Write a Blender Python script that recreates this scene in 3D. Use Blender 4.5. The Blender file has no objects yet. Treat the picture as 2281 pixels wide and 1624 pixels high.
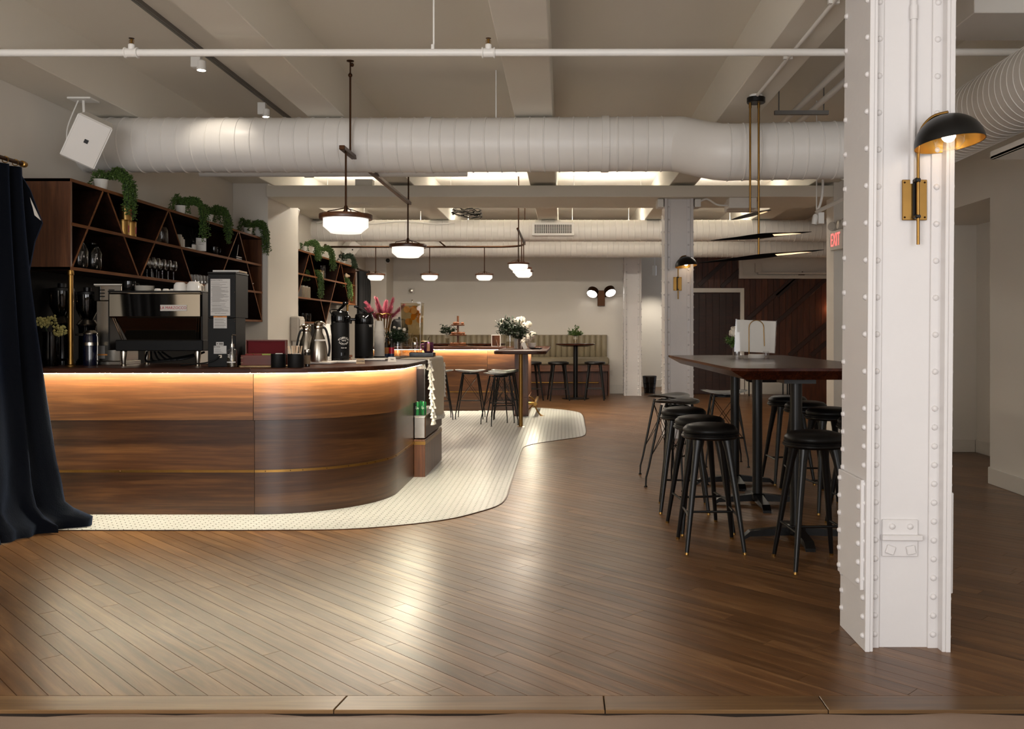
import bpy, math, random
from mathutils import Vector, Matrix
rnd = random.Random(11)
SC = bpy.context.scene
COL = SC.collection
PI = math.pi
# ------------------------------------------------------------ camera, world, exposure, window light
F, CX, CY, EYE = 2000.0, 1255.0, 738.0, 1.33      # focal length and vanishing point in photo pixels, eye height in metres
cam = bpy.data.cameras.new('camera')
cam.sensor_width = 36.0; cam.sensor_fit = 'HORIZONTAL'
cam.lens = 36.0 * F / 2281.0
cam.shift_x = (1140.5 - CX) / 2281.0
cam.shift_y = (CY - 812.0) / 2281.0
cam.clip_start = 0.05
co = bpy.data.objects.new('camera', cam); COL.objects.link(co)
co.location = (0, 0, EYE); co.rotation_euler = (PI/2, 0, 0)
SC.camera = co
SC.view_settings.view_transform = 'Standard'
SC.view_settings.look = 'None'
SC.view_settings.gamma = 1.0
SC.view_settings.use_curve_mapping = False
SC.view_settings.exposure = 0.72
w = bpy.data.worlds.new('sky'); SC.world = w; w.use_nodes = True
bg = w.node_tree.nodes['Background']; bg.inputs[0].default_value = (0.75, 0.85, 1.0, 1); bg.inputs[1].default_value = 0.5
def area(name, loc, target, sx, sy, power, col):
    l = bpy.data.lights.new(name, 'AREA'); l.shape = 'RECTANGLE'; l.size = sx; l.size_y = sy
    l.energy = power; l.color = col
    o = bpy.data.objects.new(name, l); COL.objects.link(o); o.location = loc
    o.rotation_euler = (Vector(target) - Vector(loc)).to_track_quat('-Z', 'Y').to_euler()
    return o
# daylight that falls through the two street windows behind the camera
DAY = (1.0, 0.98, 0.97)
area('daylight', (-2.0, -1.45, 1.7), (-1.8, 3.0, 2.9), 2.6, 2.5, 120, DAY)
area('daylight', (1.9, -1.45, 1.7), (1.6, 3.0, 2.9), 2.6, 2.5, 52, DAY)

# ------------------------------------------------------------ pixel helpers: a photo pixel at a known depth is a point of the room
def at(x, y, Y): return Vector(((x-CX)*Y/F, Y, EYE-(y-CY)*Y/F))
def gr(x, y):
    Y = F*EYE/(y-CY); return Vector(((x-CX)*Y/F, Y, 0))

# ------------------------------------------------------------ materials
def lin(h):
    h = h.lstrip('#'); out = []
    for i in (0, 2, 4):
        c = int(h[i:i+2], 16)/255.0
        out.append(c/12.92 if c <= 0.04045 else ((c+0.055)/1.055)**2.4)
    return (*out, 1.0)
def newmat(name):
    m = bpy.data.materials.new(name); m.use_nodes = True
    nt = m.node_tree; return m, nt, nt.nodes['Principled BSDF']
def nd(nt, t, **kw):
    n = nt.nodes.new(t)
    for k, v in kw.items(): setattr(n, k, v)
    return n
def plain(name, col, rough=0.5, metal=0.0, var=0.12, scale=9.0, bump=0.0, bscale=60.0, coat=0.0, sheen=0.0, spec=None, trans=0.0):
    m, nt, b = newmat(name); L = nt.links
    c = lin(col) if isinstance(col, str) else col
    tc = nd(nt, 'ShaderNodeTexCoord'); no = nd(nt, 'ShaderNodeTexNoise')
    no.inputs['Scale'].default_value = scale; no.inputs['Detail'].default_value = 4
    L.new(tc.outputs['Object'], no.inputs['Vector'])
    mx = nd(nt, 'ShaderNodeMix', data_type='RGBA')
    mx.inputs[6].default_value = [x*(1-var) for x in c[:3]]+[1]
    mx.inputs[7].default_value = [min(1, x*(1+var)) for x in c[:3]]+[1]
    L.new(no.outputs['Fac'], mx.inputs[0]); L.new(mx.outputs[2], b.inputs['Base Color'])
    b.inputs['Roughness'].default_value = rough; b.inputs['Metallic'].default_value = metal
    b.inputs['Coat Weight'].default_value = coat; b.inputs['Sheen Weight'].default_value = sheen
    b.inputs['Transmission Weight'].default_value = trans
    if spec is not None: b.inputs['Specular IOR Level'].default_value = spec
    if bump > 0:
        n2 = nd(nt, 'ShaderNodeTexNoise'); n2.inputs['Scale'].default_value = bscale; n2.inputs['Detail'].default_value = 3
        L.new(tc.outputs['Object'], n2.inputs['Vector'])
        bp = nd(nt, 'ShaderNodeBump'); bp.inputs['Strength'].default_value = bump; bp.inputs['Distance'].default_value = 0.01
        L.new(n2.outputs['Fac'], bp.inputs['Height']); L.new(bp.outputs['Normal'], b.inputs['Normal'])
    return m
def wood(name, cols, axis='x', rough=0.35, coord='Object', stretch=14.0, scale=1.6, coat=0.0, bump=0.05, tone=0.25, dist=1.2, spec=0.5, smudge=0.0):
    m, nt, b = newmat(name); L = nt.links
    tc = nd(nt, 'ShaderNodeTexCoord'); oi = nd(nt, 'ShaderNodeObjectInfo'); ge = nd(nt, 'ShaderNodeNewGeometry')
    add = nd(nt, 'ShaderNodeMath', operation='ADD'); L.new(oi.outputs['Random'], add.inputs[0]); L.new(ge.outputs['Random Per Island'], add.inputs[1])
    fr = nd(nt, 'ShaderNodeMath', operation='FRACT'); L.new(add.outputs[0], fr.inputs[0])
    ml = nd(nt, 'ShaderNodeMath', operation='MULTIPLY'); ml.inputs[1].default_value = 37.0; L.new(add.outputs[0], ml.inputs[0])
    cmb = nd(nt, 'ShaderNodeCombineXYZ')
    for i in range(3): L.new(ml.outputs[0], cmb.inputs[i])
    va = nd(nt, 'ShaderNodeVectorMath', operation='ADD'); L.new(tc.outputs[coord], va.inputs[0]); L.new(cmb.outputs[0], va.inputs[1])
    mp = nd(nt, 'ShaderNodeMapping')
    s = [scale*stretch]*3; s['xyz'.index(axis)] = scale
    mp.inputs['Scale'].default_value = s
    L.new(va.outputs[0], mp.inputs['Vector'])
    no = nd(nt, 'ShaderNodeTexNoise'); no.inputs['Scale'].default_value = 0.55; no.inputs['Detail'].default_value = 6; no.inputs['Roughness'].default_value = 0.62; no.inputs['Distortion'].default_value = dist
    L.new(mp.outputs[0], no.inputs['Vector'])
    n2 = nd(nt, 'ShaderNodeTexNoise'); n2.inputs['Scale'].default_value = 4.0; n2.inputs['Detail'].default_value = 3
    L.new(mp.outputs[0], n2.inputs['Vector'])
    av = nd(nt, 'ShaderNodeMix', data_type='FLOAT'); av.inputs[0].default_value = 0.25
    L.new(no.outputs['Fac'], av.inputs[2]); L.new(n2.outputs['Fac'], av.inputs[3])
    cr = nd(nt, 'ShaderNodeValToRGB'); e = cr.color_ramp.elements
    e[0].position = 0.3; e[0].color = lin(cols[0]); e[1].position = 0.7; e[1].color = lin(cols[2])
    k = e.new(0.5); k.color = lin(cols[1])
    L.new(av.outputs[0], cr.inputs[0])
    hs = nd(nt, 'ShaderNodeHueSaturation'); mr = nd(nt, 'ShaderNodeMapRange')
    mr.inputs['To Min'].default_value = 1-tone; mr.inputs['To Max'].default_value = 1+tone
    L.new(fr.outputs[0], mr.inputs['Value']); L.new(mr.outputs[0], hs.inputs['Value']); L.new(cr.outputs[0], hs.inputs['Color'])
    L.new(hs.outputs[0], b.inputs['Base Color'])
    rr = nd(nt, 'ShaderNodeMapRange'); rr.inputs['To Min'].default_value = rough*0.95; rr.inputs['To Max'].default_value = rough*1.06
    L.new(n2.outputs['Fac'], rr.inputs['Value']); L.new(rr.outputs[0], b.inputs['Roughness'])
    if smudge > 0:
        n3 = nd(nt, 'ShaderNodeTexNoise'); n3.inputs['Scale'].default_value = 1.7; n3.inputs['Detail'].default_value = 5; n3.inputs['Roughness'].default_value = 0.6
        L.new(ge.outputs['Position'], n3.inputs['Vector'])
        r3 = nd(nt, 'ShaderNodeMapRange'); r3.inputs['From Min'].default_value = 0.3; r3.inputs['From Max'].default_value = 0.7; r3.inputs['To Min'].default_value = 1-smudge; r3.inputs['To Max'].default_value = 1+smudge
        L.new(n3.outputs['Fac'], r3.inputs['Value'])
        mm_ = nd(nt, 'ShaderNodeMath', operation='MULTIPLY'); L.new(rr.outputs[0], mm_.inputs[0]); L.new(r3.outputs[0], mm_.inputs[1]); L.new(mm_.outputs[0], b.inputs['Roughness'])
    b.inputs['Coat Weight'].default_value = coat; b.inputs['Coat Roughness'].default_value = 0.15
    b.inputs['Specular IOR Level'].default_value = spec
    if bump > 0:
        bp = nd(nt, 'ShaderNodeBump'); bp.inputs['Strength'].default_value = bump; bp.inputs['Distance'].default_value = 0.004
        L.new(av.outputs[0], bp.inputs['Height']); L.new(bp.outputs['Normal'], b.inputs['Normal'])
    return m
def glow(name, col, strength):
    m, nt, b = newmat(name)
    b.inputs['Base Color'].default_value = (0.8, 0.8, 0.8, 1)
    b.inputs['Emission Color'].default_value = lin(col) if isinstance(col, str) else col
    b.inputs['Emission Strength'].default_value = strength
    return m
def thinglass(name, col='#ffffff', mixv=0.12, rough=0.02):
    m, nt, b = newmat(name); L = nt.links
    nt.nodes.remove(b)
    out = [n for n in nt.nodes if n.type == 'OUTPUT_MATERIAL'][0]
    t = nd(nt, 'ShaderNodeBsdfTransparent'); t.inputs[0].default_value = lin(col)
    g = nd(nt, 'ShaderNodeBsdfGlossy'); g.inputs['Roughness'].default_value = rough
    lw = nd(nt, 'ShaderNodeLayerWeight'); lw.inputs[0].default_value = 0.25
    mr = nd(nt, 'ShaderNodeMapRange'); mr.inputs['To Min'].default_value = mixv*0.5; mr.inputs['To Max'].default_value = min(0.75, mixv*4.5)
    L.new(lw.outputs['Facing'], mr.inputs['Value'])
    mx = nd(nt, 'ShaderNodeMixShader'); L.new(mr.outputs[0], mx.inputs[0]); L.new(t.outputs[0], mx.inputs[1]); L.new(g.outputs[0], mx.inputs[2])
    L.new(mx.outputs[0], out.inputs[0])
    return m
M = {}
M['white'] = plain('white_paint', '#ded8ce', 0.6, var=0.04, scale=1.5, bump=0.03, bscale=35)
M['ceil'] = plain('ceiling_paint', '#e0dacd', 0.7, var=0.04, scale=0.8, bump=0.03, bscale=20)
M['trimw'] = plain('trim_paint', '#d6d0c6', 0.45, var=0.03)
M['colw'] = plain('column_paint', '#dcd8d6', 0.42, var=0.035, scale=3, bump=0.12, bscale=22)
M['duct'] = plain('duct_paint', '#e4e0da', 0.42, var=0.05, scale=2.0, bump=0.05, bscale=12)
M['pipe'] = plain('pipe_paint', '#e8e5df', 0.4, var=0.04)
M['concrete'] = plain('worn_concrete', '#8a7463', 0.5, var=0.22, scale=2.5, bump=0.35, bscale=9)
M['gap'] = plain('dark_joint', '#22160e', 0.8)
M['floor'] = wood('oak_plank', ('#482d16', '#674628', '#87633f'), 'x', 0.335, stretch=13, scale=1.2, tone=0.20, bump=0.03, coat=0.0, spec=0.5, smudge=0.1, dist=2.0)
M['border'] = wood('oak_border', ('#5a4028', '#745636', '#8c6c48'), 'x', 0.3, stretch=16, scale=1.0, tone=0.15, bump=0.12)
M['tile'] = plain('glazed_tile', '#bbbbb9', 0.28, var=0.05, scale=1.2)
M['grout'] = plain('tile_grout', '#4a3a2e', 0.8, var=0.2)
W3 = ('#3a1f10', '#5e3820', '#7d5030')
M['walx'] = wood('walnut_x', W3, 'x', 0.33)
M['waly'] = wood('walnut_y', W3, 'y', 0.33)
M['walz'] = wood('walnut_z', W3, 'z', 0.33)
M['walu'] = wood('walnut_panel', ('#2a160b', '#452914', '#664222'), 'x', 0.32, coord='UV', stretch=22, scale=0.9, dist=1.3, tone=0.08, coat=0.1)
M['waltop'] = wood('walnut_top', ('#27130b', '#3f2214', '#5a3420'), 'x', 0.42, stretch=12, coat=0.0, tone=0.05, spec=0.2)
M['tabletop'] = wood('dark_table_top', ('#240e08', '#3a190d', '#522814'), 'y', 0.24, stretch=12, coat=0.0, tone=0.03, spec=0.12)
M['walldk'] = wood('dark_board', ('#2a130b', '#46210f', '#5d2f17'), 'z', 0.45, stretch=12, tone=0.25)
M['batten'] = wood('dark_batten', ('#1d0d08', '#2c140b', '#3b1c0f'), 'x', 0.5, tone=0.1)
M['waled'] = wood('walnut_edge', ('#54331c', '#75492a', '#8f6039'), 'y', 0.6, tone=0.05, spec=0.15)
M['walin'] = wood('walnut_shade', ('#120804', '#1e0e08', '#2c170c'), 'y', 0.5, tone=0.05, spec=0.2)  # walnut darkened; the shade inside the shelves is put into its colour
M['blackp'] = plain('black_panel', '#070606', 0.7, spec=0.2)
M['brass'] = plain('aged_brass', '#93703c', 0.33, 1.0, var=0.2, scale=14)
M['bronze'] = plain('dark_bronze', '#4a3120', 0.38, 0.9, var=0.2)
M['black'] = plain('black_paint', '#080707', 0.35, var=0.2, spec=0.35)
M['blackmat'] = plain('black_matte', '#090909', 0.55, var=0.2, spec=0.25)
M['blackgl'] = plain('black_gloss', '#050505', 0.12, var=0.1, spec=0.5)
M['leather'] = plain('black_leather', '#0d0b0a', 0.4, var=0.25, bump=0.06, bscale=90, spec=0.17)
M['steel'] = plain('brushed_steel', '#b9b2a6', 0.26, 1.0, var=0.08, scale=30)
M['chrome'] = plain('polished_steel', '#c3b7a3', 0.07, 1.0, var=0.03)
M['velvet'] = plain('navy_velvet', '#03050b', 0.85, var=0.3, scale=4, sheen=0.16, spec=0.1, bump=0.2, bscale=120)
M['velvet'].node_tree.nodes['Principled BSDF'].inputs['Sheen Tint'].default_value = (0.3, 0.45, 0.85, 1)
M['lining'] = plain('white_lining', '#c9c2b8', 0.8)
M['cloth'] = plain('cream_cloth', '#d3c8b3', 0.9, var=0.06, bump=0.3, bscale=260)
M['fringe'] = plain('white_fringe', '#e8e2d8', 0.9)
M['leaf'] = plain('leaf_green', '#4c662e', 0.5, var=0.45, scale=40)
M['leafdk'] = plain('leaf_dark_green', '#24341f', 0.5, var=0.45, scale=40)
M['petal'] = plain('white_petal', '#e9e0d0', 0.7, var=0.1, scale=30)
M['petaly'] = plain('pale_yellow_petal', '#b7ae6c', 0.7, var=0.2, scale=30)
M['pink'] = plain('pink_pampas', '#8d3b4d', 0.9, var=0.35, scale=20)
M['china'] = plain('white_china', '#e4e0d8', 0.18, var=0.02, coat=0.3)
M['paper'] = plain('white_paper', '#d9d5ce', 0.7, var=0.03)
M['card'] = plain('kraft_card', '#8d7a62', 0.8, var=0.1)
M['marble'] = plain('white_marble', '#d2cdc6', 0.3, var=0.15, scale=12)
M['lab'] = plain('label_print', '#b9b6b1', 0.4, var=0.03)
M['ink'] = plain('dark_ink', '#302e2c', 0.6)
M['inkl'] = plain('grey_ink', '#75716c', 0.6)
M['whiteink'] = plain('white_ink', '#d9d5cf', 0.5)
M['badge'] = plain('badge_face', '#c9c4bc', 0.35, 0.2)
M['redink'] = plain('red_enamel', '#a3122a', 0.3)
M['orange'] = plain('orange_print', '#c07a33', 0.5)
M['mahog'] = wood('mahogany', ('#3a130b', '#581f12', '#6f2d1a'), 'x', 0.3, tone=0.05)
M['redfelt'] = plain('red_felt', '#5c0d14', 0.95, var=0.15, bump=0.2, bscale=200)
M['green'] = plain('green_can', '#0f7d3c', 0.25, 0.4)
M['gold'] = plain('gold_tin', '#c19a5b', 0.28, 0.9, var=0.15)
M['cream'] = plain('cream_leather', '#8f836b', 0.42, var=0.12, scale=6, bump=0.05)
M['glass'] = thinglass('clear_glass')
M['smoke'] = thinglass('smoked_glass', '#6a625a', 0.14)
M['water'] = thinglass('lemon_water', '#e9e2d2', 0.05)
M['lemon'] = plain('orange_slice', '#e0a23c', 0.4, var=0.15)
M['bread'] = plain('baked_crust', '#70401f', 0.55, var=0.4, scale=30)
M['stir'] = wood('birch_sticks', ('#c9a987', '#d8bd9e', '#e4cdb0'), 'z', 0.7, tone=0.08)
M['rope'] = plain('jute', '#a98d66', 0.9, var=0.3, scale=60, bump=0.4, bscale=150)
M['opal'] = glow('opal_glass_lit', (1.0, 0.92, 0.82, 1), 0.62)
M['bulb'] = glow('bulb_lit', (1.0, 0.83, 0.6, 1), 9.0)
M['led'] = glow('led_warm', (1.0, 0.90, 0.66, 1), 260.0)
M['spotlens'] = glow('spot_lens_lit', (1.0, 0.9, 0.75, 1), 18.0)
M['bladelit'] = glow('blade_led_lit', (1.0, 0.60, 0.30, 1), 0.9)
M['exitred'] = glow('exit_letters_lit', (1.0, 0.05, 0.05, 1), 0.9)
M['brassin'] = plain('brass_inside', '#c79a4e', 0.35, 1.0, var=0.1)

# ------------------------------------------------------------ mesh builder
class MB:
    def __init__(s): s.v = []; s.f = []; s.uv = {}
    def add(s, vs, fs):
        b = len(s.v); s.v += [tuple(v) for v in vs]; s.f += [tuple(i+b for i in f) for f in fs]; return s
    def xf(s, Mx):
        s.v = [tuple(Mx @ Vector(v)) for v in s.v]; return s
    def mv(s, x, y, z): s.v = [(a+x, b+y, c+z) for a, b, c in s.v]; return s
    def join(s, o):
        b = len(s.v); fb = len(s.f); s.v += o.v; s.f += [tuple(i+b for i in f) for f in o.f]
        for k, u in o.uv.items(): s.uv[k+fb] = u
        return s
    def box(s, x0, x1, y0, y1, z0, z1, c=0.0):
        if c <= 0:
            return s.add([(x, y, z) for x in (x0, x1) for y in (y0, y1) for z in (z0, z1)],
                [(0,1,3,2), (4,6,7,5), (0,4,5,1), (2,3,7,6), (0,2,6,4), (1,5,7,3)])
        X, Y, Z = (x0, x1), (y0, y1), (z0, z1); vs = []; idx = {}
        for i in (0,1):
            for j in (0,1):
                for k in (0,1):
                    ix = X[i]+(c if i == 0 else -c); iy = Y[j]+(c if j == 0 else -c); iz = Z[k]+(c if k == 0 else -c)
                    for a, p in enumerate(((X[i], iy, iz), (ix, Y[j], iz), (ix, iy, Z[k]))):
                        idx[(i,j,k,a)] = len(vs); vs.append(p)
        fs = []
        q = [(0,0),(0,1),(1,1),(1,0)]
        for v in (0,1):
            fs.append([idx[(v,a,b,0)] for a, b in q]); fs.append([idx[(a,v,b,1)] for a, b in q]); fs.append([idx[(a,b,v,2)] for a, b in q])
        for a in (0,1):
            for b in (0,1):
                fs.append([idx[(a,b,0,0)], idx[(a,b,1,0)], idx[(a,b,1,1)], idx[(a,b,0,1)]])
                fs.append([idx[(a,0,b,0)], idx[(a,1,b,0)], idx[(a,1,b,2)], idx[(a,0,b,2)]])
                fs.append([idx[(0,a,b,1)], idx[(1,a,b,1)], idx[(1,a,b,2)], idx[(0,a,b,2)]])
        for i in (0,1):
            for j in (0,1):
                for k in (0,1): fs.append([idx[(i,j,k,0)], idx[(i,j,k,1)], idx[(i,j,k,2)]])
        cx, cy, cz = (x0+x1)/2, (y0+y1)/2, (z0+z1)/2; out = []
        for f in fs:
            p = [Vector(vs[i]) for i in f]; n = (p[1]-p[0]).cross(p[2]-p[0]); m = sum(p, Vector())/len(p) - Vector((cx, cy, cz))
            out.append(tuple(f) if n.dot(m) > 0 else tuple(reversed(f)))
        return s.add(vs, out)
    def lathe(s, prof, n=24, cx=0, cy=0, cz=0, a0=0.0, a1=2*PI, cap0=True, cap1=True, sx=1.0, sy=1.0):
        full = abs(a1-a0-2*PI) < 1e-6; m = n if full else n+1; vs = []
        for r, z in prof:
            for i in range(m):
                a = a0+(a1-a0)*i/n; vs.append((cx+r*math.cos(a)*sx, cy+r*math.sin(a)*sy, cz+z))
        fs = []
        for j in range(len(prof)-1):
            for i in range(n):
                i2 = (i+1) % m
                fs.append((j*m+i, j*m+i2, (j+1)*m+i2, (j+1)*m+i))
        if full and cap0 and prof[0][0] > 1e-6: fs.append(tuple(reversed(range(m))))
        if full and cap1 and prof[-1][0] > 1e-6: fs.append(tuple((len(prof)-1)*m+i for i in range(m)))
        return s.add(vs, fs)
    def tube(s, pts, r, n=8, closed=False, caps=True):
        pts = [Vector(p) for p in pts]; k = len(pts)
        rs = r if isinstance(r, (list, tuple)) else [r]*k
        tg = []
        for i in range(k):
            a = pts[(i-1) % k] if (closed or i > 0) else pts[0]; b = pts[(i+1) % k] if (closed or i < k-1) else pts[-1]
            d = (b-a); tg.append(d.normalized() if d.length > 1e-9 else Vector((0,0,1)))
        up = Vector((0,0,1)) if abs(tg[0].z) < 0.9 else Vector((1,0,0))
        nrm = (up - tg[0]*up.dot(tg[0])).normalized(); vs = []
        for i in range(k):
            nrm = (nrm - tg[i]*nrm.dot(tg[i]))
            nrm = nrm.normalized() if nrm.length > 1e-6 else tg[i].orthogonal().normalized()
            bi = tg[i].cross(nrm)
            for j in range(n):
                a = 2*PI*j/n; vs.append(pts[i] + (nrm*math.cos(a)+bi*math.sin(a))*rs[i])
        fs = []
        for i in range(k if closed else k-1):
            i2 = (i+1) % k
            for j in range(n):
                j2 = (j+1) % n; fs.append((i*n+j, i*n+j2, i2*n+j2, i2*n+j))
        if caps and not closed:
            fs.append(tuple(reversed(range(n)))); fs.append(tuple((k-1)*n+j for j in range(n)))
        return s.add(vs, fs)
    def prism(s, poly, z0, z1, c=0.0):
        n = len(poly); a = sum(poly[i][0]*poly[(i+1) % n][1]-poly[(i+1) % n][0]*poly[i][1] for i in range(n))
        if a < 0: poly = list(reversed(poly))
        if c > 0:
            inn = inset(poly, c)
            rings = [[(x, y, z0) for x, y in inn], [(x, y, z0+c) for x, y in poly], [(x, y, z1-c) for x, y in poly], [(x, y, z1) for x, y in inn]]
        else: rings = [[(x, y, z0) for x, y in poly], [(x, y, z1) for x, y in poly]]
        vs = [p for rg in rings for p in rg]; fs = [tuple(reversed(range(n))), tuple((len(rings)-1)*n+i for i in range(n))]
        for j in range(len(rings)-1):
            for i in range(n): fs.append((j*n+i, j*n+(i+1) % n, (j+1)*n+(i+1) % n, (j+1)*n+i))
        return s.add(vs, fs)
    def panel(s, path, o0, o1, z0, z1, c=0.0):
        """a board that follows a plan path; o0/o1 are offsets to its right-hand side; the outer face carries (arc length, height) uv"""
        nm = normals(path); n = len(path); arc = [0.0]
        for i in range(1, n): arc.append(arc[-1]+math.dist(path[i-1], path[i]))
        P0 = [(p[0]+q[0]*o0, p[1]+q[1]*o0) for p, q in zip(path, nm)]; P1 = [(p[0]+q[0]*o1, p[1]+q[1]*o1) for p, q in zip(path, nm)]
        b = len(s.v)
        for i in range(n): s.v += [(*P0[i], z0), (*P1[i], z0), (*P1[i], z1), (*P0[i], z1)]
        for i in range(n-1):
            k = b+4*i; m = k+4
            for f in ((k+1, m+1, m+2, k+2), (k+2, m+2, m+3, k+3), (k, k+3, m+3, m), (k, m, m+1, k+1)):
                s.uv[len(s.f)] = [(arc[(q-b)//4], s.v[q][2]) for q in f]; s.f.append(f)
        for f in ((b, b+1, b+2, b+3), tuple(b+4*(n-1)+q for q in (3, 2, 1, 0))):
            s.uv[len(s.f)] = [(0.3+0.3*(q % 4 in (1, 2)), s.v[q][2]) for q in f]; s.f.append(f)
        return s
    def ico(s, c, r, sx=1, sy=1, sz=1, rot=None):
        vs = [(r*sx,0,0),(-r*sx,0,0),(0,r*sy,0),(0,-r*sy,0),(0,0,r*sz),(0,0,-r*sz)]
        c = Vector(c); vs = [((rot @ Vector(v)) if rot else Vector(v))+c for v in vs]
        return s.add(vs, [(0,2,4),(2,1,4),(1,3,4),(3,0,4),(2,0,5),(1,2,5),(3,1,5),(0,3,5)])
    def ball(s, c, r, n=10, m=6, sx=1, sy=1, sz=1):
        pr = [(max(1e-5, r*math.sin(PI*j/m)), -r*math.cos(PI*j/m)*sz) for j in range(m+1)]
        return s.lathe(pr, n, c[0], c[1], c[2], sx=sx, sy=sy, cap0=False, cap1=False)
    def mesh(s, name, mat, smooth=None):
        me = bpy.data.meshes.new(name); me.from_pydata(s.v, [], s.f); me.validate()
        if s.uv and len(me.polygons) == len(s.f):
            ul = me.uv_layers.new(name='UVMap')
            for pi, pl in enumerate(me.polygons):
                u = s.uv.get(pi)
                if u:
                    for li, q in zip(pl.loop_indices, u): ul.data[li].uv = q
        me.materials.append(M[mat] if isinstance(mat, str) else mat)
        if smooth:
            me.polygons.foreach_set('use_smooth', [True]*len(me.polygons)); me.set_sharp_from_angle(angle=math.radians(smooth))
        me.update(); return me
def inset(poly, d):
    n = len(poly); out = []
    for i in range(n):
        p0, p1, p2 = Vector(poly[i-1]), Vector(poly[i]), Vector(poly[(i+1) % n])
        e1 = (p1-p0); e2 = (p2-p1)
        n1 = Vector((-e1.y, e1.x)).normalized(); n2 = Vector((-e2.y, e2.x)).normalized()
        b = (n1+n2); b = b/max(0.4, b.length_squared/2) if b.length > 1e-6 else n1
        out.append((p1.x+b.x*d, p1.y+b.y*d))
    return out
def normals(path):
    out = []
    for i in range(len(path)):
        a = path[max(0, i-1)]; b = path[min(len(path)-1, i+1)]
        dx, dy = b[0]-a[0], b[1]-a[1]; l = math.hypot(dx, dy) or 1; out.append((dy/l, -dx/l))
    return out
def arc2(cx, cy, r, a0, a1, n): return [(cx+r*math.cos(math.radians(a0+(a1-a0)*i/n)), cy+r*math.sin(math.radians(a0+(a1-a0)*i/n))) for i in range(n+1)]
def rpoly(x0, x1, y0, y1, r, n=6):
    return arc2(x1-r, y0+r, r, -90, 0, n)+arc2(x1-r, y1-r, r, 0, 90, n)+arc2(x0+r, y1-r, r, 90, 180, n)+arc2(x0+r, y0+r, r, 180, 270, n)
def catmull(p, k=6):
    out = []
    for i in range(len(p)-1):
        a = p[max(0, i-1)]; b = p[i]; c = p[i+1]; d = p[min(len(p)-1, i+2)]
        for j in range(k):
            t = j/k
            out.append(tuple(0.5*((2*b[q])+(-a[q]+c[q])*t+(2*a[q]-5*b[q]+4*c[q]-d[q])*t*t+(-a[q]+3*b[q]-3*c[q]+d[q])*t**3) for q in range(len(b))))
    out.append(tuple(p[-1])); return out
# ------------------------------------------------------------ objects
def tag(o, label=None, cat=None, group=None, kind=None):
    if label: o['label'] = label
    if cat: o['category'] = cat
    if group: o['group'] = group
    if kind: o['kind'] = kind
    return o
def thing(name, label, cat, loc=(0,0,0), rz=0.0, group=None):
    o = bpy.data.objects.new(name, None); COL.objects.link(o); o.empty_display_size = 0.05
    o.location = loc; o.rotation_euler = (0, 0, rz); return tag(o, label, cat, group)
def obj(name, mb, mat, parent=None, loc=(0,0,0), rot=(0,0,0), smooth=None, label=None, kind=None):
    me = mb if isinstance(mb, bpy.types.Mesh) else mb.mesh(name, mat, smooth)
    o = bpy.data.objects.new(name, me); COL.objects.link(o); o.location = loc; o.rotation_euler = rot
    if parent: o.parent = parent
    if label: o['label'] = label
    if kind: o['kind'] = kind
    return o
def single(name, mb, mat, label, cat, loc=(0,0,0), rz=0.0, group=None, smooth=None):
    return tag(obj(name, mb, mat, None, loc, (0, 0, rz), smooth), label, cat, group)
def struct(name, mb, mat, smooth=None): return tag(obj(name, mb, mat, smooth=smooth), kind='structure')
def dup(root, loc, rz, label=None, scale=None):
    r = root.copy(); COL.objects.link(r); r.location = loc; r.rotation_euler = (0, 0, rz)
    if label: r['label'] = label
    if scale: r.scale = (scale,)*3
    for ch in list(root.children):
        c = ch.copy(); COL.objects.link(c); c.parent = r
        for g in list(ch.children):
            d = g.copy(); COL.objects.link(d); d.parent = c
    return r
def text(name, body, size, mat, parent, loc, rot=(PI/2, 0, 0), extrude=0.0006, align='CENTER', sx=1.0, space=1.0):
    cu = bpy.data.curves.new(name, 'FONT'); cu.body = body; cu.size = size; cu.extrude = extrude; cu.align_x = align; cu.align_y = 'CENTER'; cu.space_character = space; cu.resolution_u = 2
    t = bpy.data.objects.new(name, cu); COL.objects.link(t)
    dg = bpy.context.evaluated_depsgraph_get(); me = bpy.data.meshes.new_from_object(t.evaluated_get(dg))
    bpy.data.objects.remove(t); me.materials.clear(); me.materials.append(M[mat])
    o = obj(name, me, mat, parent, loc, rot); o.scale = (sx, 1, 1); return o
def lamp(name, kind, loc, power, col, size=0.05, parent=None, target=None, angle=60, blend=0.5):
    l = bpy.data.lights.new(name, kind); l.energy = power; l.color = col
    if kind == 'SPOT': l.spot_size = math.radians(angle); l.spot_blend = blend
    l.shadow_soft_size = size
    o = bpy.data.objects.new(name, l); COL.objects.link(o); o.location = loc
    if target is not None: o.rotation_euler = (Vector(target)-Vector(loc)).to_track_quat('-Z', 'Y').to_euler()
    if parent: o.parent = parent
    return o
WARM = (1.0, 0.86, 0.70); NEUT = (1.0, 0.90, 0.76)
# ============================================================ THE SETTING
WL, WR, YB = -4.06, 3.73, 19.14        # left wall, right wall, back wall
ZB, ZS = 3.145, 3.54                   # underside of the beams, ceiling slab
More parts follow.
